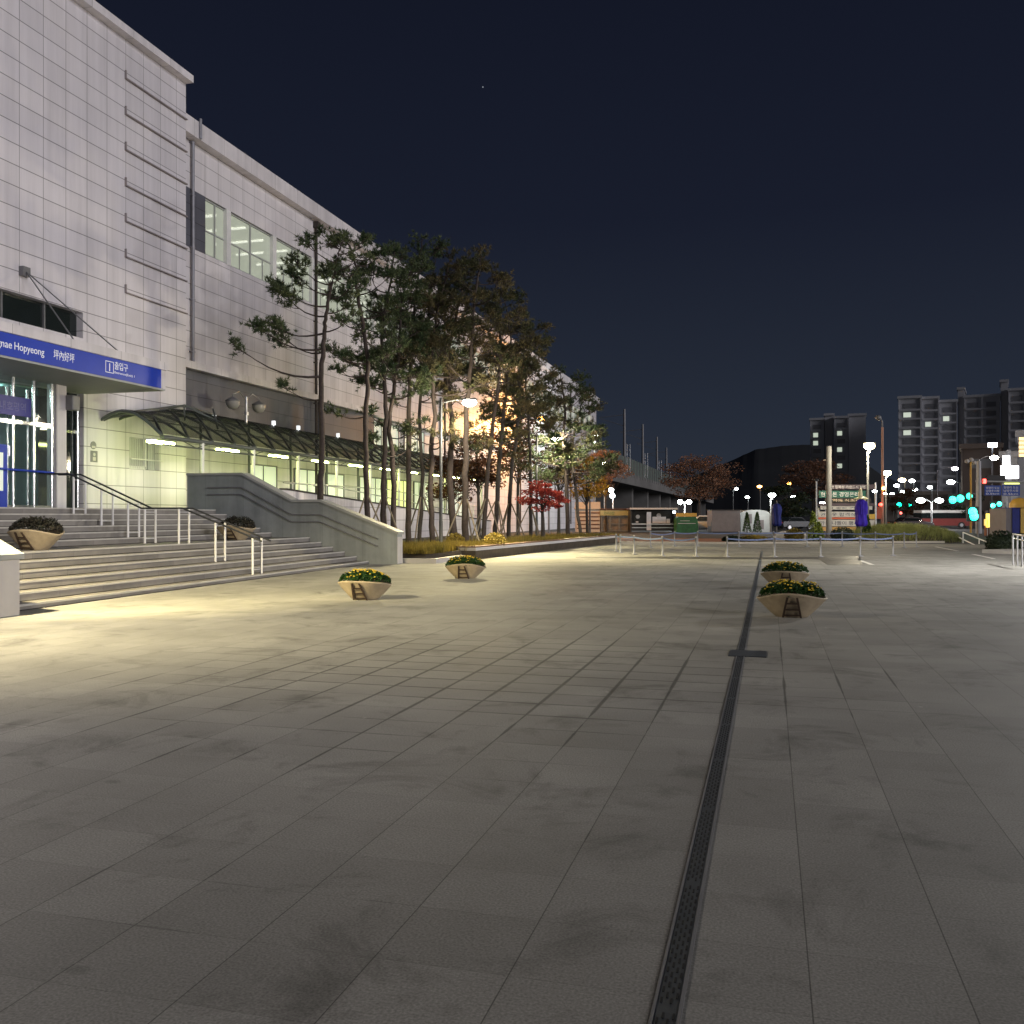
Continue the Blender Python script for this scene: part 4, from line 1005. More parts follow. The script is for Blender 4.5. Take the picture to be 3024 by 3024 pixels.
# ---- stalls and sheds at the far side ---------------------------------------------------------------------
M['cratewall']=mat('pale_slat',(.40,.35,.30),.6,var=.1); M['slatdark']=mat('brown_slat_board',(.09,.045,.03),.7)  # dark brown board for slats and roofs
M['stallsign']=mat('yellow_green_sign',(.36,.35,.19),.5,var=.1); M['inkgreen']=mat('green_lettering',(.05,.16,.05),.6)
M['stallblack']=mat('black_stall_paint',(.022,.02,.02),.5,var=.2); M['stallbrown']=mat('brown_glazing',(.18,.145,.12),.35,var=.3)
M['tarp']=mat('green_tarpaulin',(.018,.09,.03),.5,var=.3,scale=3,bump=.2); M['tarpsign']=mat('yellow_board',(.52,.30,.05),.5,var=.15)
M['greybox']=mat('grey_brown_panel',(.15,.13,.13),.6,var=.1); M['posterwhite']=mat('poster_paper',(.6,.57,.6),.6,var=.08)
M['tent']=mat('white_vinyl',(.36,.37,.365),.5,var=.12); M['bluecloth']=mat('blue_cloth',(.012,.02,.16),.7,var=.25,scale=4)
M['purple']=mat('violet_blue_cloth',(.055,.022,.50),.65,var=.22,scale=3); M['cream']=mat('cream_cap',(.72,.66,.42),.5)
def face_box(u0,u1,v0,D,dep,z0=0.0,zt=None):
    """corner points of a block whose front faces the camera at depth D"""
    a=GP(u0,D,z0); b=GP(u1,D,z0); z=P(u0,v0,D).z if zt is None else zt
    return a,b,z
VW=Vector((-ST,CT,0)); RT=Vector((CT,ST,0))
class VB(MB):
    """boxes in the camera-parallel frame of a stall: x right, y away, z up from origin o"""
    def __init__(s,o,rt=None,vw=None): super().__init__(); s.o=Vector(o); s.rt=rt or RT; s.vw=vw or VW
    def b(s,x0,x1,y0,y1,z0,z1):
        vs=[s.o+s.rt*x+s.vw*y+Vector((0,0,z)) for z in(z0,z1) for y in(y0,y1) for x in(x0,x1)]
        s.add(vs,[(0,2,3,1),(4,5,7,6),(0,1,5,4),(1,3,7,5),(3,2,6,7),(2,0,4,6)]); return s
FRONT=Matrix(((CT,0,ST,0),(ST,0,-CT,0),(0,1,0,0),(0,0,0,1)))
def pxw(du,D): return du*D/F
# slatted crate shed
D=92; o=GP(1703,D); t=thing('slatted_shed','pale shed with brown horizontal slats at the end of the pine bed','shed',tuple(o))
W_=pxw(69,D); b=VB(o); b.b(0,W_,0,2.4,0,2.25); b.build('shed_body',M['cratewall'],t)
b=VB(o)
for k in range(5): b.b(.03,W_-.03,-.03,-.002,.3+k*.38,.42+k*.38)
b.build('slat_board',M['slatdark'],t); b=VB(o); b.b(-.1,W_+.05,-.15,2.5,2.253,2.4); b.b(-.02,W_+.02,-.05,2.4,2.403,2.95); b.build('roof',M['cratewall'],t)
# glazed kiosk with yellow sign
D=92; o=GP(1774,D); W_=pxw(83,D); t=thing('kiosk','glazed kiosk with a yellow sign band and three brown doors','kiosk',tuple(o))
b=VB(o); b.b(0,W_,.12,2.4,0,2.2); b.build('kiosk_body',M['stallbrown'],t)
b=VB(o); b.b(-.05,W_+.05,-.12,2.5,1.62,2.12); sgk=b.build('sign_band',M['stallsign'],t)
text('꼬마김밥',.36,o+RT*.25+VW*(-.125)+Vector((0,0,1.72)),M['inkgreen'],'lettering',sgk,axis=FRONT,width=1.1)
for k in range(3):
    b=VB(o); x0=.05+k*(W_-.1)/3; x1=x0+(W_-.1)/3
    b.b(x0,x0+.08,0,.1,.05,1.6); b.b(x1-.08,x1,0,.1,.05,1.6); b.b(x0+.08,x1-.08,0,.1,1.5,1.6); b.b(x0+.08,x1-.08,0,.1,.05,.15); b.b(x0+.08,x1-.08,.02,.08,.75,.82)
    b.build('door',M['midmetal'],t)
b=VB(o); b.b(-.08,W_+.08,-.2,2.5,2.203,2.3); b.build('roof',M['slatdark'],t)
# dark snack stall
D=90; o=GP(1862,D); W_=pxw(132,D); t=thing('snack_stall','black open fronted snack stall with white posters and round clock','stall',tuple(o))
b=VB(o); b.b(0,W_,1.2,2.2,.15,2.2); b.b(0,.12,0,1.2,0,2.2); b.b(W_-.12,W_,0,1.2,0,2.2); b.b(.12,W_-.12,.02,1.2,.15,.75); b.build('stall_body',M['stallblack'],t)
b=VB(o); b.b(.12,W_-.12,-.2,.5,.76,.84); b.b(.12,W_-.12,-.05,-.02,.42,.47); b.build('counter',M['steel'],t)
b=VB(o); b.b(-.15,W_+.15,-.5,2.3,2.21,2.33); b.build('roof',M['slatdark'],t); b=VB(o); b.b(-.15,W_+.15,-.55,-.505,2.2,2.36); b.build('roof_edge',M['pale'],t)
for (x0,x1,z0,z1) in ((1.55,1.98,.2,1.95),(2.1,3.4,.9,1.5),(.5,.75,.95,1.05),(3.45,3.8,.9,1.3)):
    b=VB(o); b.b(x0,x1,-.06,-.03,z0,z1); b.build('poster',M['posterwhite'],t)
for (x,z,r) in ((.85,1.5,.2),(2.9,1.62,.22)):
    b=MB(); c=o+RT*x+Vector((0,0,z))+VW*1.15; b.tube([c,c-VW*.05],r,20); b.build('round_plate',M['posterwhite'],t)
b=VB(o); b.b(W_-.25,W_-.0,-.2,.0,1.85,2.05); b.build('stall_light',emit('stall_light_glow',(.85,.93,1),8),t)
# green stall
D=88; o=GP(1999,D); W_=pxw(58,D); t=thing('green_stall','small stall wrapped in green tarpaulin with a yellow board on top','stall',tuple(o))
b=MB(); n=8; pr=[(-.02,0),(.0,1.35),(.15,1.5),(W_-.1,1.5),(W_+.1,1.2),(W_+.22,0)]
b.prism([o+RT*x+Vector((0,0,z)) for x,z in pr],(0,0,0),VW*1.6); fix_normals(b.build('tarpaulin',M['tarp'],t))
b=VB(o); b.b(-.05,W_+.0,-.06,.3,1.52,1.85); b.build('top_board',M['tarpsign'],t)
b=VB(o); b.b(.1,W_-.1,-.05,-.002,.85,.9); b.b(.3,1.2,-.05,-.002,1.1,1.14); b.build('rope_edge',M['pale'],t)
# grey storage box, white tent
D=88; o=GP(2103,D); W_=pxw(83,D); t=thing('storage_box','plain grey brown storage box between the white car and the white tent','storage box',tuple(o))
b=VB(o); b.b(0,W_,0,2.2,.1,2.1); b.build('box_body',M['greybox'],t); b=VB(o); b.b(-.05,W_+.05,-.06,2.25,2.103,2.17); b.b(.05,W_-.05,.1,2.1,0,.1); b.build('box_trim',M['stallblack'],t)
D=90; o=GP(2188,D); W_=pxw(85,D); t=thing('white_tent','white vinyl tent with a rounded roof behind two small conifers','tent',tuple(o))
pr=[(0,0)]+[(W_/2-W_/2*math.cos(a*math.pi/12),1.75+.42*math.sin(a*math.pi/12)**.7) for a in range(13)]+[(W_,0)]
b=MB(); b.prism([o+RT*x+Vector((0,0,z)) for x,z in pr],(0,0,0),VW*3); fix_normals(b.build('tent_cover',M['tent'],t))
b=VB(o); b.b(.5,1.05,-.03,-.002,.85,1.75); b.b(1.5,2.2,-.03,-.002,.3,1.2); b.build('tent_window',M['greybox'],t)
for i,(u,h_) in enumerate(((2206,1.75),(2236,1.8))):
    p=GP(u,84); t=thing('small_conifer',('small dark conifer before the white tent, the left of two','small dark conifer before the white tent, the right of two')[i],'conifer',tuple(p),0,'small conifers before the tent')
    rgx=random.Random(i); f=MB()
    for k in range(900):
        s=rgx.random(); r=.34*(1-s)**.8+.03; a=rgx.uniform(0,6.28); q=p+Vector((r*math.cos(a),r*math.sin(a),.15+s*h_)); leafcloud(f,q,(.05,.05,.05),1,.07,rgx,shell=0)
    f.build('foliage',M['green'],t); f=MB(); f.tube([p,p+Vector((0,0,.5))],.04,6); f.build('trunk',M['bark2'],t)
# cars
def car(label,loc,rz,col,seed,suv=False,lights=None):
    t=thing('parked_car',label,'car',loc,rz); cm=mat('car_paint',col,.25,.1,var=.04,spec=.6)
    H=1.62 if suv else 1.45
    prof=[(-2.15,.35),(-2.2,.75),(-2.12,.98),(-1.55 if suv else -1.3,1.02)] 
    up=[(-1.95 if suv else -1.5,1.02),(-1.65 if suv else -1.0,H),(.45,H+.02),(1.05,1.04)]
    body=[(-2.15,.32),(-2.22,.72),(-2.12,1.0),(1.1,1.02),(1.95,.88),(2.2,.68),(2.15,.32)]
    b=MB(); b.prism([Vector((x,0,z)) for x,z in body],(0,-.88,0),(0,.88,0)); o=fix_normals(b.build('body',cm,t,world=False))
    md=o.modifiers.new('bev','BEVEL'); md.width=.07; md.segments=3
    b=MB(); lo=[Vector((x,0,z)) for x,z in up]; vs=[]
    for s in (-1,1): vs+=[Vector((x,s*(.80 if z<1.1 else .66),z)) for x,z in up]
    b.add(vs,[(0,1,2,3),(7,6,5,4),(0,4,5,1),(1,5,6,2),(2,6,7,3),(3,7,4,0)]); o=fix_normals(b.build('cabin',cm,t,world=False))
    md=o.modifiers.new('bev','BEVEL'); md.width=.05; md.segments=2
    for s in (-1,1):
        b=MB(); e=.012*s
        def pt(x,z): 
            yy=.80-(z-1.02)/(H-1.02)*.14; return Vector((x,s*(yy+.008),z))
        x0=-1.8 if suv else -1.35; q=[pt(x0+.1,1.08),pt(x0+.28,H-.1),pt(.35,H-.1),pt(.85,1.08)]
        b.prism(q,(0,-.002*s,0),(0,.004*s,0)); fix_normals(b.build('side_window',M['dkglass'],t,world=False))
    for (a,bb) in ((up[0],up[1]),(up[3],up[2])):
        b=MB(); d=Vector((bb[0]-a[0],0,bb[1]-a[1])); nn=Vector((-d.z,0,d.x)).normalized()*(.012 if bb[0]<0 else -.012)
        A=Vector((a[0],0,a[1]))+d*.12+nn; Bq=Vector((a[0],0,a[1]))+d*.85+nn
        b.add([A+Vector((0,-.7,0)),A+Vector((0,.7,0)),Bq+Vector((0,.6,0)),Bq+Vector((0,-.6,0))],[(0,1,2,3)]); b.build('windscreen',M['dkglass'],t,world=False)
    for x in (-1.35,1.35):
        for s in (-1,1):
            b=MB(); b.tube([(x,s*.74,.33),(x,s*.93,.33)],.33,18); wo=b.build('wheel',M['stallblack'],t,world=False)
            b=MB(); b.tube([(x,s*.931,.33),(x,s*.945,.33)],.2,12); r_=b.build('rim',M['steel'],wo,world=False)
    for s in (-1,1):
        b=MB(); b.rbox((-2.17,s*.66,.86),(.1,.3,.16),.03); b.build('tail_light',mat('tail_lens',(.3,.01,.01),.3) ,t,world=False)
        b=MB(); b.rbox((2.08,s*.64,.72),(.2,.34,.13),.03); b.build('headlight',M['posterwhite'],t,world=False)
    return t
car('white sport utility car parked between the green stall and the grey box',tuple(GP(2083,93)),TH+R(150),(.62,.63,.64),1,True)
car('dark car parked beside the blue parasol under the street trees',tuple(GP(2347,104)),TH+R(20),(.02,.022,.028),2)
car('dark car parked behind the banner stand, under the street lights',tuple(GP(2690,100)),TH+R(8),(.05,.03,.03),3)
# bus with red side
o=GP(2722,118); t=thing('bus','red and white bus standing beyond the grass mound','bus',tuple(o)); L_=pxw(150,118)
b=VB(o); b.b(0,L_,0,2.4,.35,1.25); b.build('body',mat('bus_red',(.2,.035,.03),.4,var=.1),t)
b=VB(o); b.b(0,L_,.02,2.38,1.253,1.95); b.build('window_band',M['dkglass'],t)
b=VB(o); b.b(0,L_,0,2.4,1.953,2.3); b.build('roof',M['white'],t)
for x in (1.2,L_-1.4):
    b=MB(); c=o+RT*x+Vector((0,0,.42)); b.tube([c+VW*.15,c-VW*.05],.42,16); wo=b.build('wheel',M['stallblack'],t); b=MB(); b.tube([c-VW*.051,c-VW*.07],.22,12); b.build('rim',M['steel'],wo)
# parasols
def furled(label,p,D,cloth,H,hat=False,zb=.9):
    t=thing('furled_parasol',label,'parasol',tuple(p),0,'furled parasols at the plaza edge'); n=36
    prof=[(.09,.42),(.20,.46),(.25,.62),(.22,.85),(.215,1.1),(.235,1.35),(.26,1.6),(.24,1.85),(.17,2.02),(.05,2.1)]
    prof=[(r*1.32*(.86 if z>1.7 and hat else 1),zb+(z-.42)/1.68*(H*.96-zb)) for r,z in prof]; vs=[]
    for r,z in prof:
        for k in range(n):
            a=2*math.pi*k/n; rr=r*(1+.13*math.sin(6*a+z*1.5)+.05*math.sin(11*a-z*4))
            vs.append(p+Vector((rr*math.cos(a),rr*math.sin(a),z)))
    b=MB(); b.smooth=True; b.add(vs,[(i*n+k,i*n+(k+1)%n,(i+1)*n+(k+1)%n,(i+1)*n+k) for i in range(len(prof)-1) for k in range(n)]); b.build('cloth',cloth,t)
    b=MB(); b.tube([p,p+Vector((0,0,H*1.04))],.03,8); b.lathe([(.0,.07),(.28,.07),(.3,.0)],p,16); b.build('pole',M['midmetal'],t)
    if hat:
        b=MB(); b.lathe([(.40,H*.955),(.39,H*.975),(.10,H*1.01),(.0,H*1.01)],p,24); b.build('top_disc',M['cream'],t)
        b=MB(); b.lathe([(.13,H*1.0),(.12,H*1.08),(.075,H*1.17),(.0,H*1.2)],p+RT*-.04,18); b.build('cap',M['cream'],t)
        b=MB(); c=p+RT*.12
        for k in range(7): 
            a0=-1.9+k*.27; q=p+Vector((.325*math.cos(a0+TH),.325*math.sin(a0+TH),0))
            b.tube([q+Vector((0,0,H*.90)),q*1.0+Vector((0,0,H*.62))],[.03,.05],6)
        b.build('cloth_flap',cloth,t)
    return t
furled('furled violet blue parasol with a pale disc and cone cap',GP(2543,56),56,M['purple'],2.72,True,.95)
furled('furled dark blue parasol beside the white tent',GP(2294,72),72,M['bluecloth'],2.65,False,.8)
# banner stand
D=62; o=GP(2415,D); BN=thing('banner_stand','steel stand stacked with printed banners left and right of the purple parasol','banner stand',tuple(o))
for u,v0 in ((2417,1500),(2586,1425)):
    b=MB(); p=GP(u,D+.1); b.tube([p,(p.x,p.y,P(u,v0,D).z)],.06,8); b.build('post',M['steel'],BN)
M['bgreen']=mat('banner_green',(.018,.095,.07),.6,var=.12); M['bdark']=mat('banner_maroon',(.07,.05,.06),.6,var=.12); M['bblack']=mat('banner_black',(.03,.025,.02),.6)
M['bwhite']=mat('banner_white',(.40,.385,.37),.6,var=.08); M['borange']=mat('banner_orange',(.40,.24,.08),.6,var=.15); M['bred']=mat('banner_red',(.45,.10,.05),.6); M['byel']=mat('banner_yellow',(.5,.32,.06),.6)
M['bwlet']=mat('banner_white_lettering',(.75,.72,.70),.6,var=.03); M['bink']=mat('banner_dark_lettering',(.03,.03,.06),.6,var=.03); M['bcream']=mat('banner_cream_lettering',(.72,.55,.38),.6,var=.03)
banners=[(2438,2582,1431,1445,'bdark','저탄 동북부·카랜드시 같은','bwlet'),(2418,2556,1449,1470,'bgreen','한방 온 경영온라','bwlet'),(2436,2572,1471,1484,'bblack','지역에 식조세에','bcream'),
 (2418,2582,1486,1494,'bdark','',None),(2422,2576,1495,1505,'bwhite','걷기 좋은 거리','bink'),(2417,2530,1511,1527,'bwhite','권이웃 합격식','bink'),(2417,2528,1528,1533,'bred','',None),
 (2416,2582,1535,1554,'bwhite','가을 나들이 행사','bink'),(2416,2528,1556,1568,'borange','',None),(2551,2584,1518,1533,'byel','',None)]
for (u0,u1,v0,v1,mm,tx,lm) in banners:
    x0,x1=pxw(u0-2415,D),pxw(u1-2415,D); z1,z0=P(u0,v0,D).z,P(u0,v1,D).z
    b=VB(o); b.b(x0,x1,-.03,.03,z0,z1); bo=b.build('banner',M[mm],BN)
    if tx: text(tx,(z1-z0)*.72,o+RT*(x0+.12)+VW*(-.034)+Vector((0,0,z0+(z1-z0)*.22)),M[lm],'lettering',bo,axis=FRONT,width=min(x1-x0-.24,2.55),bold=.0)
# poles
def pole(name,label,cat,u,vt,D,r,m,n=10):
    p=GP(u,D); top=P(u,vt,D); t=thing(name,label,cat,tuple(p)); b=MB(); b.tube([p,top],[r,r*.85],n); b.build('shaft',m,t); return t,p,top
t,p,top=pole('utility_pole','thick bare concrete pole in front of the banners','utility pole',2448,1318,60,.19,M['viaduct'])
b=MB(); b.cbox(top-Vector((0,0,.45)),(.2,.2,.1)); b.tube([top-Vector((.35,.1,.9)),top-Vector((0,0,.85))],.05,6); b.build('bracket',M['rustwood'],t)
t,p,top=pole('bollard_lamp','thin white pole with a dark cap at the left end of the banners','pole',2411,1420,61,.055,M['white'])
b=MB(); b.lathe([(.0,.16),(.16,.12),(.16,.02),(.05,-.02)],top,12); b.build('cap',M['dkmetal'],t)
# tall camera mast, the orange and red light on it put into its colour
t,p,top=pole('camera_mast','tall striped mast with a camera on top beside the banner stand','mast',2606,1262,70,.10,mat('mast_signal_tint',(.42,.22,.15),.5,var=.3,scale=.8))
b=MB(); b.tube([top,top+Vector((0,0,.45)),top+Vector((-.2,-.05,.7))],[.06,.05,.04],6); b.ball(top+Vector((-.3,-.1,.72)),(.24,.24,.2),12,8); b.build('camera_dome',M['midmetal'],t)
b=MB(); b.ball(P(2609,1442,69.7),.12,10,6); b.build('beacon',M['lenso'],t)
b=MB(); b.ball(P(2601,1490,69.6),(.14,.14,.12),10,6); b.build('red_signal',emit('red_signal_glow',(1,.04,.02),9),t)
b=MB(); q=P(2594,1514,69.5); b.cbox(q,(.45,.05,.9),TH); b.build('notice_board',M['bred'],t)
# post-top lamps at the right of the plaza
def post_lamp(label,u,v,D,E,col,lens,pm='viaduct',ub=None):
    p=GP(u-4,D); q=P(u,v,D); t=thing('post_lamp',label,'lamp post',tuple(p),0,'lamp posts at the far side of the plaza')
    b=MB(); b.tube([p,(p.x,p.y,q.z-.35)],[.085,.06],10); b.build('pole',M[pm],t)
    b=MB(); b.lathe([(.06,-.42),(.09,-.3),(.13,-.2)],q,14); b.lathe([(.36,.15),(.28,.22),(.0,.26)],q,14); b.build('lamp_head',M['midmetal'],t)
    b=MB(); b.ball(q,(.33,.33,.23),14,8); b.build('lens',M[lens],t)
    if E: bulb(t,(q.x-.25,q.y-.6,q.z-.45),E,col,.2,True)
post_lamp('tall post lamp with a yellow white head, left of the striped mast',2567,1317,57.6,1300,(1,.9,.66),'lensw')
post_lamp('shorter post lamp with a warm head, right of the striped mast',2620,1397,80,800,(1,.85,.6),'lensw')
post_lamp('tall cool white lamp at the far corner of the station wing',1760,1289,99,2200,(.9,1,.95),'lensc')
post_lamp('white lamp beside the blue parasol',2280,1462,88,260,(.95,1,.98),'lensc')
def globe_lamp(label,pts,uP,D,lens,lit):
    p=GP(uP,D); zt=max(P(u,v,D).z for u,v in pts); t=thing('globe_lamp',label,'globe lamp',tuple(p))
    b=MB(); b.tube([p,(p.x,p.y,zt)],.06,8); b.build('pole',M['white'],t)
    for (u,v),l in zip(pts,lit):
        q=P(u,v,D); b=MB(); b.tube([(p.x,p.y,zt-.1),q],.03,6); b.build('arm',M['white'],t)
        b=MB(); b.ball(q,(.27,.27,.25) if l else (.24,.24,.24),12,8); b.build('globe',M[lens] if l else M['globe_off'],t)
    if any(lit): 
        q=P(*pts[lit.index(True)],D); bulb(t,(q.x,q.y-.5,q.z-.2),350,(.9,.97,1),.2,True)
globe_lamp('twin white globe lamp above the kiosk',[(1805,1447),(1808,1464)],1810,100,'lensc',[True,True])
globe_lamp('faint twin globe lamp left of the bright one above the kiosk',[(1761,1451),(1783,1446)],1785,112,'lensc',[False,False])
globe_lamp('twin white globe lamp over the green stall',[(2009,1482),(2035,1482)],2022,104,'lensc',[True,True])
globe_lamp('twin globe lamp with both globes dark behind the storage box',[(2246,1460),(2256,1470)],2165,96,'lensc',[False,False]) if False else None

# ---- planting at the far edge ------------------------------------------------------------------------
def dome(name,label,u,D,rad,m,seed,cat='shrub',n=1500,ls=.06):
    p=GP(u,D); f=MB(); rgx=random.Random(seed); leafcloud(f,(p.x,p.y,rad[2]*.55),rad,n,ls,rgx,shell=.65)
    f.ball((p.x,p.y,rad[2]*.5),(rad[0]*.8,rad[1]*.8,rad[2]*.75),12,8)
    return tag(f.build(name,M[m]),label,cat)
dome('gold_shrub','rounded golden shrub behind the barrier, below the dark car',2345,58,(.62,.55,.55),'grass',1)
dome('dark_shrub','large dark domed shrub in front of the banners',2488,57,(.75,.6,.62),'dkgreen',2)
dome('low_shrub','low dull shrub behind the barrier right of the white tent',2225,58,(.9,.4,.26),'grass',4)
dome('low_shrub','low dull shrub behind the barrier below the storage box',2160,58,(.6,.4,.24),'dkgreen',5)
dome('dark_hedge','black clipped hedge beside the steps at the right',2960,42,(.75,.6,.62),'dkgreen',3)
dome('dark_hedge','second dark hedge behind the right edge railing',3005,44,(.8,.6,.5),'dkgreen',6)
for i,(u,h_,mm,lb) in enumerate(((2402,1.75,'lime','bright yellow green young conifer at the left of the banners'),(2560,1.5,'green','green young conifer directly right of the purple parasol'),(2418,1.1,'lime','shorter green conifer beside the bright one at the banners'))):
    p=GP(u,57.5); t=thing('young_conifer',lb,'conifer',tuple(p)); rgx=random.Random(i+9); f=MB()
    for k in range(850):
        s=rgx.random(); r=.30*(1-s)**.7+.03; a=rgx.uniform(0,6.28); q=p+Vector((r*math.cos(a),r*math.sin(a),.1+s*h_)); leafcloud(f,q,(.05,.05,.05),1,.065,rgx,shell=0)
    f.build('foliage',M[mm],t); f=MB(); f.tube([p,p+Vector((0,0,.6))],.03,6); f.build('trunk',M['bark2'],t)
cm_=GP(2660,58); mo=MB(); mo.ball((cm_.x,cm_.y,-.1),(3.4,2.6,.95),32,14); tag(mo.build('grass_mound',M['soil']),None,None,kind='structure')
gm=MB(); rgx=random.Random(77)
for _ in range(9000):
    a=rgx.uniform(0,6.28); r=math.sqrt(rgx.random()); x=cm_.x+3.4*r*math.cos(a); y=cm_.y+2.6*r*math.sin(a); z=-.1+.95*math.sqrt(max(0,1-r*r))
    h=rgx.uniform(.15,.42); w_=.016; an=rgx.uniform(0,6.28); gm.add([(x-math.cos(an)*w_,y-math.sin(an)*w_,z),(x+math.cos(an)*w_,y+math.sin(an)*w_,z),(x+rgx.uniform(-.15,.15),y+rgx.uniform(-.15,.15),z+h)],[(0,1,2)])
tag(gm.build('mound_grass',M['grass2']),'pale green ornamental grass covering the mound','grass',kind='stuff')
a=GP(2292,59); t=MB(); pr=[]
for k in range(11):
    s=k/10; q=GP(2290+92*s,59); pr.append((q,.50+.16*math.sin(math.pi*s)))
for (q,z),(q2,z2) in zip(pr[:-1],pr[1:]):
    t.prism([q,q2,q2+Vector((0,0,z2)),q+Vector((0,0,z))],(0,0,0),VW*.3)
tag(fix_normals(t.build('curved_garden_wall',M['pale'])),'low pale wall with a gently arched top behind the golden shrub','garden wall')
# ---- steps down to the street, rails, booth at the right ---------------------------------------------
def rail(label,a,b,posts,extra=0):
    t=thing('step_handrail',label,'handrail',(a.x,a.y,0)); h=MB(); h.tube([a,b],.035,8); h.build('top_rail',M['white'],t)
    for f in posts:
        q=a.lerp(b,f); h=MB(); h.tube([(q.x,q.y,-.05),q],.032,8); h.build('post',M['white'],t)
rail('white handrail of the steps right of the grass mound, the farther one',P(2777,1560,64),P(2879,1610,51.5),(0,.48,.97))
rail('white handrail of the steps beside the black hedge, the nearer one',P(2844,1572,55),P(2925,1605,52),(0,.6))
t=thing('edge_railing','steel railing with closely set posts at the right edge of the plaza','railing',tuple(GP(3004,30.4)))
h=MB(); h.tube([P(2992,1577,30.4),P(3060,1588,27.5)],.03,8); h.tube([P(2995,1590,30.2),P(3060,1604,27.5)],.02,8); h.build('top_rail',M['steel'],t)
for u,D in ((2991,30.4),(3004,29.9),(3018,29.3),(3040,28.4)):
    q=P(u,1580,D); h=MB(); h.tube([(q.x,q.y,-.02),(q.x,q.y,q.z)],.03,8); h.build('post',M['postgrey'],t)
st_=MB(); a=GP(2900,40); b=GP(3030,38)
d=(b-a); n=Vector((-d.y,d.x,0)).normalized(); st_.prism([a,b,b+n*3.4,a+n*3.4],(0,0,-.05),(0,0,.16)); tag(fix_normals(st_.build('hedge_kerb',M['pale'])),'pale raised kerb slab around the black hedge at the right','kerb')
D=57; o=GP(2972,D); t=thing('booth','booth with a blue wall and a yellow column under an orange cap','booth',tuple(o))
b=VB(o); b.b(0,.38,.05,2,0,2.05); b.build('grey_wall',M['greybox'],t)
b=VB(o); b.b(.382,.86,0,2,0,2.1); b.build('blue_wall',M['bluecloth'],t)
b=VB(o); b.b(.863,1.9,-.05,2,0,2.1); b.build('yellow_wall',M['byel'],t)
b=MB(); c=o+RT*1.05+VW*.4+Vector((0,0,2.1)); b.lathe([(.62,0),(.60,.25),(.42,.5),(.0,.62)],c,20); b.build('orange_cap',M['tarpsign'],t)
o=GP(2912,75); t=thing('brick_wall','brown brick street wall with pale railings behind the yellow sign','wall',tuple(o)); b=VB(o); b.b(0,2.1,0,.3,0,1.35); b.build('wall_body',M['redpave'],t); b=VB(o)
for k in range(12): b.b(.05+k*.17,.10+k*.17,-.08,-.04,.0,.75)
b.b(0,2.1,-.1,-.03,.751,.8); b.b(0,2.1,-.1,-.03,.95,1.0); b.build('pale_rail',M['pale'],t)
# ---- street beyond: signals, signs, lamps -------------------------------------------------------------
def signal(label,u,v,D,lamps,arm=None,pole_u=None,rad=.2):
    q=P(u,v,D); pu=pole_u if pole_u else u; p=GP(pu,D+.3); t=thing('traffic_light',label,'traffic light',tuple(p),0,'traffic lights on the street')
    top=P(pu,v,D+.3).z+.35
    b=MB(); b.tube([p,(p.x,p.y,top)],.07,8); b.tube([(p.x,p.y,top-.1),P(u,v,D+.2)+Vector((0,0,.25))],.045,6); b.build('pole',M['midmetal'],t)
    x0=min(l[0] for l in lamps)-rad*1.2; x1=max(l[0] for l in lamps)+rad*1.2; z0=min(l[1] for l in lamps)-rad*1.2; z1=max(l[1] for l in lamps)+rad*1.2
    b=VB(q); b.b(x0,x1,.02,.2,z0,z1); b.build('housing',M['stallblack'],t)
    for dx,dz,c in lamps:
        b=MB(); b.ball(q+RT*dx+Vector((0,0,dz)),(rad,rad*.5,rad),12,6); b.build('signal_lens',M[c],t)
    return t
M['siggreen']=emit('green_signal_glow',(.0,1.0,.62),7); M['sigred']=emit('red_signal_glow',(1,.05,.03),6)
signal('green traffic light above the street, left one of the near cluster',2813,1476,92,[(0,0,'siggreen'),(.75,.13,'siggreen')],pole_u=2893,rad=.36)
signal('green traffic light at the pole top of the near cluster',2862,1465,92,[(0,0,'siggreen')],pole_u=2893,rad=.3)
signal('big green pedestrian signal low on the near pole',2872,1511,70,[(0,0,'siggreen'),(.1,-.35,'siggreen')],pole_u=2888,rad=.32)
signal('small green traffic light beyond the mast, left of two',2655,1491,130,[(0,0,'siggreen')],pole_u=2640,rad=.34)
signal('small green traffic light beyond the mast, right of two',2685,1490,130,[(0,0,'siggreen')],pole_u=2698,rad=.28)
signal('green traffic light under the blue road signs',2932,1492,110,[(0,-.05,'siggreen'),(.75,.15,'siggreen')],pole_u=2970,rad=.28)
signal('red traffic light low beyond the mound',2660,1515,120,[(0,0,'sigred')],pole_u=2652,rad=.16)
# gantry with blue signs
D=84; p=GP(2890,D); t=thing('sign_gantry','grey steel pole with a long arm carrying blue road signs','sign gantry',tuple(p))
b=MB(); b.tube([p,P(2890,1362,D)],[.28,.2],12); b.tube([P(2882,1421,D),P(3060,1424,D)],.11,8); b.build('pole',M['postgrey'],t)
for (u0,u1,v0,v1) in ((2908,2956,1434,1463),(2960,3012,1432,1464)):
    a=GP(u0,D-.3); x1=pxw(u1-u0,D); z1,z0=P(u0,v0,D).z,P(u0,v1,D).z
    b=VB(a); b.b(0,x1,0,.06,z0,z1); bo=b.build('road_sign',mat('road_sign_blue',(.02,.06,.30),.5,var=.1),t)
    for tx,k in (('청량리 도심',.66),('남양주시청',.36),('0.5km',.08)):
        text(tx,(z1-z0)*.25,a+RT*.12+VW*(-.005)+Vector((0,0,z0+(z1-z0)*k)),M['bwlet'],'lettering',bo,axis=FRONT,width=x1-.3)
b=VB(P(2918,1412,D)); b.b(-.1,1.5,-.15,.15,-.2,.25); b.build('signal_box',M['stallblack'],t)
b=VB(P(2905,1421,D-.2)); b.b(0,.22,0,.2,-.2,.2); b.build('red_marker',M['sigred'],t)
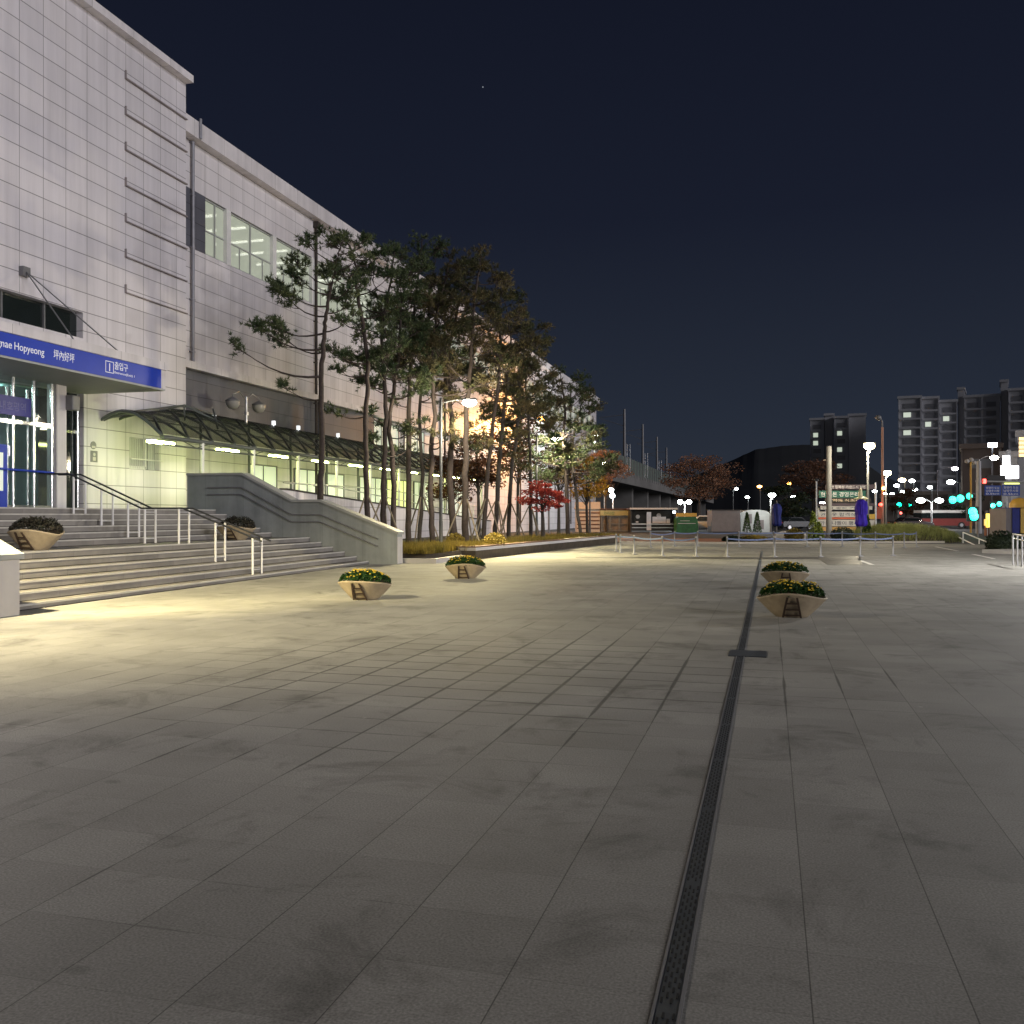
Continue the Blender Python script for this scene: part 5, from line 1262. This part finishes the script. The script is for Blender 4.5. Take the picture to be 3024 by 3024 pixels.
b=VB(P(2968,1428,D-.2)); b.b(0,1.3,0,.1,-.06,.06); b.build('yellow_marker',emit('yellow_bar',(.9,1,.15),1.6),t)
# glowing yellow sign and white billboard
q=GP(2927,66); t=thing('yellow_sign','glowing yellow upright sign box near the steps','sign',tuple(q)); b=VB(q); b.b(-.22,.22,0,.3,.78,1.75); b.build('sign_box',emit('yellow_sign_glow',(1,.72,.02),2.2),t)
b=VB(q); b.b(-.38,-.22,.05,.25,.9,1.35); b.build('side_panel',emit('amber_panel',(1,.6,.02),1.0),t); b=VB(q); b.b(-.06,.06,.1,.2,0,.78); b.b(-.25,.25,-.02,.32,1.752,1.95); b.build('stand',M['stallblack'],t)
q=GP(2985,105); t=thing('lit_billboard','blank white glowing sign on a grey shop building at the right edge','billboard',tuple(q)); z0,z1=P(2985,1413,105).z,P(2985,1375,105).z
b=VB(q); b.b(-1.0,.9,0,.3,z0,z1); b.b(-.75,-.1,0,.3,z1,P(0,1345,105).z); b.build('sign_face',emit('white_billboard_glow',(.97,.97,1),5),t)
b=VB(q); b.b(-.2,.2,.3,.6,0,z1+1.8); b.build('support',M['midmetal'],t)
q=P(2933,1314,125); t=thing('street_lamp','bluish white rectangular lamp high left of the billboard','street lamp',(q.x,q.y,0)); b=VB(q); b.b(-.55,.55,0,.3,-.25,.3); b.build('lens',emit('blue_white_glow',(.8,.9,1),14),t); b=MB(); b.tube([(q.x,q.y+.5,0),(q.x,q.y+.5,q.z)],.1,8); b.build('pole',M['midmetal'],t)
# street lamps with arms
def street_lamp(label,u,v,D,pu,lens,rad=.38,E=0,col=(1,.95,.9)):
    q=P(u,v,D); p=GP(pu,D+.2); t=thing('street_lamp',label,'street lamp',tuple(p),0,'street lamps along the far street')
    b=MB(); b.tube([p,(p.x,p.y,q.z-.2),(p.x*.5+q.x*.5,p.y*.5+q.y*.5,q.z+.15),q+Vector((0,0,.15))],[.09,.07,.05,.04],7); b.build('pole',M['midmetal'],t)
    b=MB(); b.ball(q,(rad*1.25,rad,rad*.7),10,6); b.build('lens',M[lens],t)
    if E: bulb(t,(q.x,q.y,q.z-.6),E,col,.25,True)
M['lensp']=emit('lamp_lens_violet',(1,.86,1.0),30)
street_lamp('street lamp on a long arm above the blue road signs',2936,1352,103,2890,'lens',.36,300)
street_lamp('violet white street lamp on an arm left of the near green signal',2820,1384,127,2768,'lensp',.34,220,(1,.9,1))
street_lamp('white street lamp below the violet white one',2808,1424,150,2835,'lensc',.5)
street_lamp('two headed lamp beside the mast, left bright head',2719,1478,110,2750,'lensc',.40,500)
street_lamp('bright low white lamp left of the green cluster',2774,1478,110,2752,'lensc',.38,500)
street_lamp('yellow street lamp at the top of the receding row',2664,1418,165,2672,'lensw',.5)
for (u,v) in ((2648,1434),(2693,1420),(2635,1459),(2666,1452),(2702,1446),(2746,1439),(2583,1451),(2613,1458)):
    D=6.0*F/(HZ-v); street_lamp('small white street lamp in the receding cluster beyond the mast',u,v,D,u+6,'lensc',.26+D/1200)
street_lamp('amber street lamp in the dark left of the banners, lower one',2243,1437,210,2245,'lenso',.42); street_lamp('amber street lamp under the dark hill, beside the tree',2331,1427,220,2333,'lenso',.42)
street_lamp('tiny white lamp right of the big brown tree',2174,1444,190,2165,'lensc',.3); street_lamp('tiny white lamp under the amber ones',2207,1468,170,2209,'lensc',.3)
street_lamp('tiny white lamp left of the banner stand, above the parasol',2343,1467,150,2345,'lensc',.3); street_lamp('white lamp low between the banner posts',2428,1487,90,2440,'lensc',.22)
t=thing('globe_lamp','post with two unlit globes and an orange shaft before the near signals','globe lamp',tuple(GP(2867,88))); p=GP(2867,88)
b=MB(); b.tube([p,P(2867,1364,88)],.09,8); b.build('pole',M['tarpsign'],t)
for u,v in ((2856,1362),(2868,1358),(2877,1367)):
    b=MB(); b.ball(P(u,v,88),.22,10,6); b.build('globe',M['pale'],t)
# ---- buildings beyond the street -------------------------------------------------------------------------
M['apt']=mat('apartment_paint',(.44,.445,.475),.8,var=.06,scale=.05); M['apt2']=mat('apartment_core_paint',(.43,.435,.465),.8,var=.06,scale=.05)
M['aptwin']=mat('dark_apartment_window',(.20,.205,.225),.35,var=.2,scale=.2); M['aptlit']=emit('lit_apartment_window',(.80,.90,.72),.6); M['aptdim']=emit('dim_apartment_window',(.6,.55,.45),.12)
def apartment(name,label,cat,D,blocks,lit,wm='apt',fl=2.85,cap=100,cols=True):
    u0=min(b[0] for b in blocks); um=(u0+max(b[1] for b in blocks))/2; rx_,ry_=ray(um); vw_=Vector((rx_,ry_,0)).normalized(); rt_=Vector((vw_.y,-vw_.x,0)); kf=1/math.sqrt(1+((um-CX)/F)**2); o=GP(u0,D); t=thing(name,label,cat,tuple(o)); count=0; proto=None; extra=MB()
    for (ua,ub,vt,back,kind) in blocks:
        x0,x1=pxw(ua-u0,D)*kf,pxw(ub-u0,D)*kf; z1=P(ua,vt,D).z
        b=VB(o,rt_,vw_); b.b(x0,x1,back,back+14,0,z1); b.b(x0-.3,x1+.3,back-.5,back+14.2,z1,z1+.8); b.build('wall',M[wm if kind else 'apt2'],t)
        if not kind: continue
        nc=max(1,round((x1-x0)/4.6)); z=z1-2.4; r=0
        b=VB(o,rt_,vw_)
        for c in range(nc+1): xx=x0+(x1-x0)*c/nc; b.b(max(x0+.01,xx-.22),min(x1-.01,xx+.22),back-.5,back-.002,2,z1-.1)
        b.build('pilaster',M[wm],t)
        while z>9:
            for c in range(nc):
                xa=x0+(x1-x0)*(c+.5)/nc; ww=(x1-x0)/nc*.55
                ctr=o+rt_*xa+Vector((0,0,z)); v=HZ-(z-EYE)*F/D; uc=u0+xa*F/D/kf
                L_=None
                for (lu,lv) in lit:
                    if abs(lu-uc)<(x1-x0)/nc*F/D*.5 and abs(lv-v)<fl*F/D*.5: L_=True
                if count<cap:
                    b=VB(ctr,rt_,vw_); b.b(-ww/2,ww/2*(.2 if L_ else 1),back-.12,back-.004,-.75,.75); w_=b.build('window',M['aptlit' if L_ else 'aptwin'],t)
                    count+=1
                else:
                    extra.add([ctr+rt_*sx*ww/2+vw_*(back-.05)+Vector((0,0,sz*.75)) for sx,sz in((-1,-1),(1,-1),(1,1),(-1,1))],[(0,1,2,3)])
            bl=None; z-=fl; r+=1
        z=z1-2.4-1.35
        while z>9: b=VB(o,rt_,vw_); b.b(x0+.3,x1-.3,back-.62,back-.503,z-.28,z+.28); z-=fl; b.build('balcony_band',M[wm],t)
    if extra.v: tag(extra.build('window',M['aptwin'],t),None,None,kind='stuff')
    return t
apartment('apartment_tower','dim apartment tower left of the tall post lamp with a few lit windows','apartment block',330,[(2392,2434,1240,2,1),(2435,2462,1226,4,0),(2463,2505,1238,0,1),(2506,2556,1230,3,0)],[(2402,1281),(2402,1296),(2428,1305),(2480,1330),(2480,1380),(2483,1285)])
apartment('apartment_tower','long dim apartment slab behind the traffic lights, left section','apartment block',300,[(2653,2720,1178,0,1),(2721,2772,1180,2,1),(2773,2826,1190,4,1)],[(2697,1224),(2725,1256),(2695,1290),(2819,1249)])
apartment('apartment_tower','long dim apartment slab at the right edge, taller section','apartment block',296,[(2827,2846,1147,4,0),(2847,2954,1174,2,1),(2955,2976,1133,3,0),(2977,3080,1163,0,1)],[(2941,1182)])
M['shopwall']=mat('shop_block_wall',(.16,.13,.115),.8,var=.12,scale=.2)
apartment('shop_building','low brownish building between the signals and the billboard','building',150,[(2838,2956,1326,0,1)],[],'shopwall',3.2)
apartment('shop_building','grey shop block behind the billboard at the right edge','building',118,[(2958,3005,1352,0,0),(3006,3090,1290,1,0)],[],'shopwall',3.2)
q=GP(3011,112); t=thing('window_sign','amber lit stacked signs on the building at the right edge','sign',tuple(q))
for k in range(5):
    b=VB(q); z=P(0,1296+k*12,112).z; b.b(.0,.9,0,.15,z-.18,z+.18); b.build('sign_panel',emit('amber_sign_glow',(1,.62,.2),1.8),t)
apartment('shop_building','dark low building beyond the street lamps','building',210,[(2600,2700,1470,0,1),(2701,2800,1462,2,1)],[],'shopwall',3.0)
# ---- railway viaduct and masts ------------------------------------------------------------------------
t=thing('railway_viaduct','concrete railway viaduct with tall noise barriers running away past the station','viaduct',(-24,132,0))
b=MB(); b.box(-36,-24.2,131,430,7.2,9.2); b.build('deck',M['viaduct'],t); b=MB(); b.box(-24.4,-24.25,131,430,9.2,11.9); b.build('noise_barrier',mat('noise_barrier_green',(.12,.15,.13),.6,var=.2),t)
y=140
while y<420: b=MB(); b.box(-33,-27,y,y+2.2,0,7.2); b.build('pier',M['viaduct'],t); y+=25
y=133
while y<430: b=MB(); b.box(-24.25,-24.1,y,y+.3,8.6,12.0); y+=4; b.build('barrier_post',M['midmetal'],t)
for i,(u,vt) in enumerate(((1844,1208),(1898,1253),(1940,1290),(1968,1322))):
    p=onX(u,vt,-24.6); t=thing('catenary_mast',('nearest and tallest railway mast beyond the station end','second railway mast on the viaduct','third railway mast on the viaduct','farthest railway mast on the viaduct')[i],'railway mast',(p.x,p.y,9.2),0,'railway masts on the viaduct')
    b=MB(); b.tube([(p.x,p.y,9.0),p],[.28,.2],8); b.build('mast',M['midmetal'],t); b=MB(); b.tube([(p.x,p.y,p.z-1),(p.x-4.5,p.y,p.z-1.4)],.06,6); b.tube([(p.x,p.y,p.z-3),(p.x-4.5,p.y,p.z-1.5)],.05,6); b.build('bracket_arm',M['midmetal'],t)
    b=MB()
    for k in range(5): b.tube([(p.x+.45,p.y,9.6+k*1.1),(p.x+1.0,p.y,9.6+k*1.1)],.06,5)
    b.tube([(p.x+.45,p.y,9.2),(p.x+.45,p.y,14.2)],.05,5); b.tube([(p.x+1.0,p.y,9.2),(p.x+1.0,p.y,14.2)],.05,5); b.build('ladder',M['steel'],t)
# ---- hills ------------------------------------------------------------------------------------------------
h=MB(); rgx=random.Random(3); D=1300; pts=[(1700,1475),(1900,1440),(2050,1405),(2160,1360),(2230,1328),(2310,1316),(2400,1312),(2500,1330),(2600,1400),(2720,1455),(2900,1480),(3150,1490)]
fine=[]
for (u0,v0),(u1,v1) in zip(pts[:-1],pts[1:]):
    for k in range(6): s=k/6; fine.append((u0+(u1-u0)*s,v0+(v1-v0)*s+rgx.uniform(-.9,.9)))
vs=[]
for (u,v) in fine:
    p=P(u,v,D); vs.append((p.x,p.y,p.z)); q=GP(u,D-420); vs.append((q.x,q.y,-1)); q=GP(u,D+500); vs.append((q.x,q.y,-1))
n=len(fine); h.smooth=True; h.add(vs,[f for i in range(n-1) for f in ((3*i+1,3*i+4,3*i+3,3*i),(3*i,3*i+3,3*i+5,3*i+2))]); tag(fix_normals(h.build('hill',M['hill'])),None,None,kind='structure')
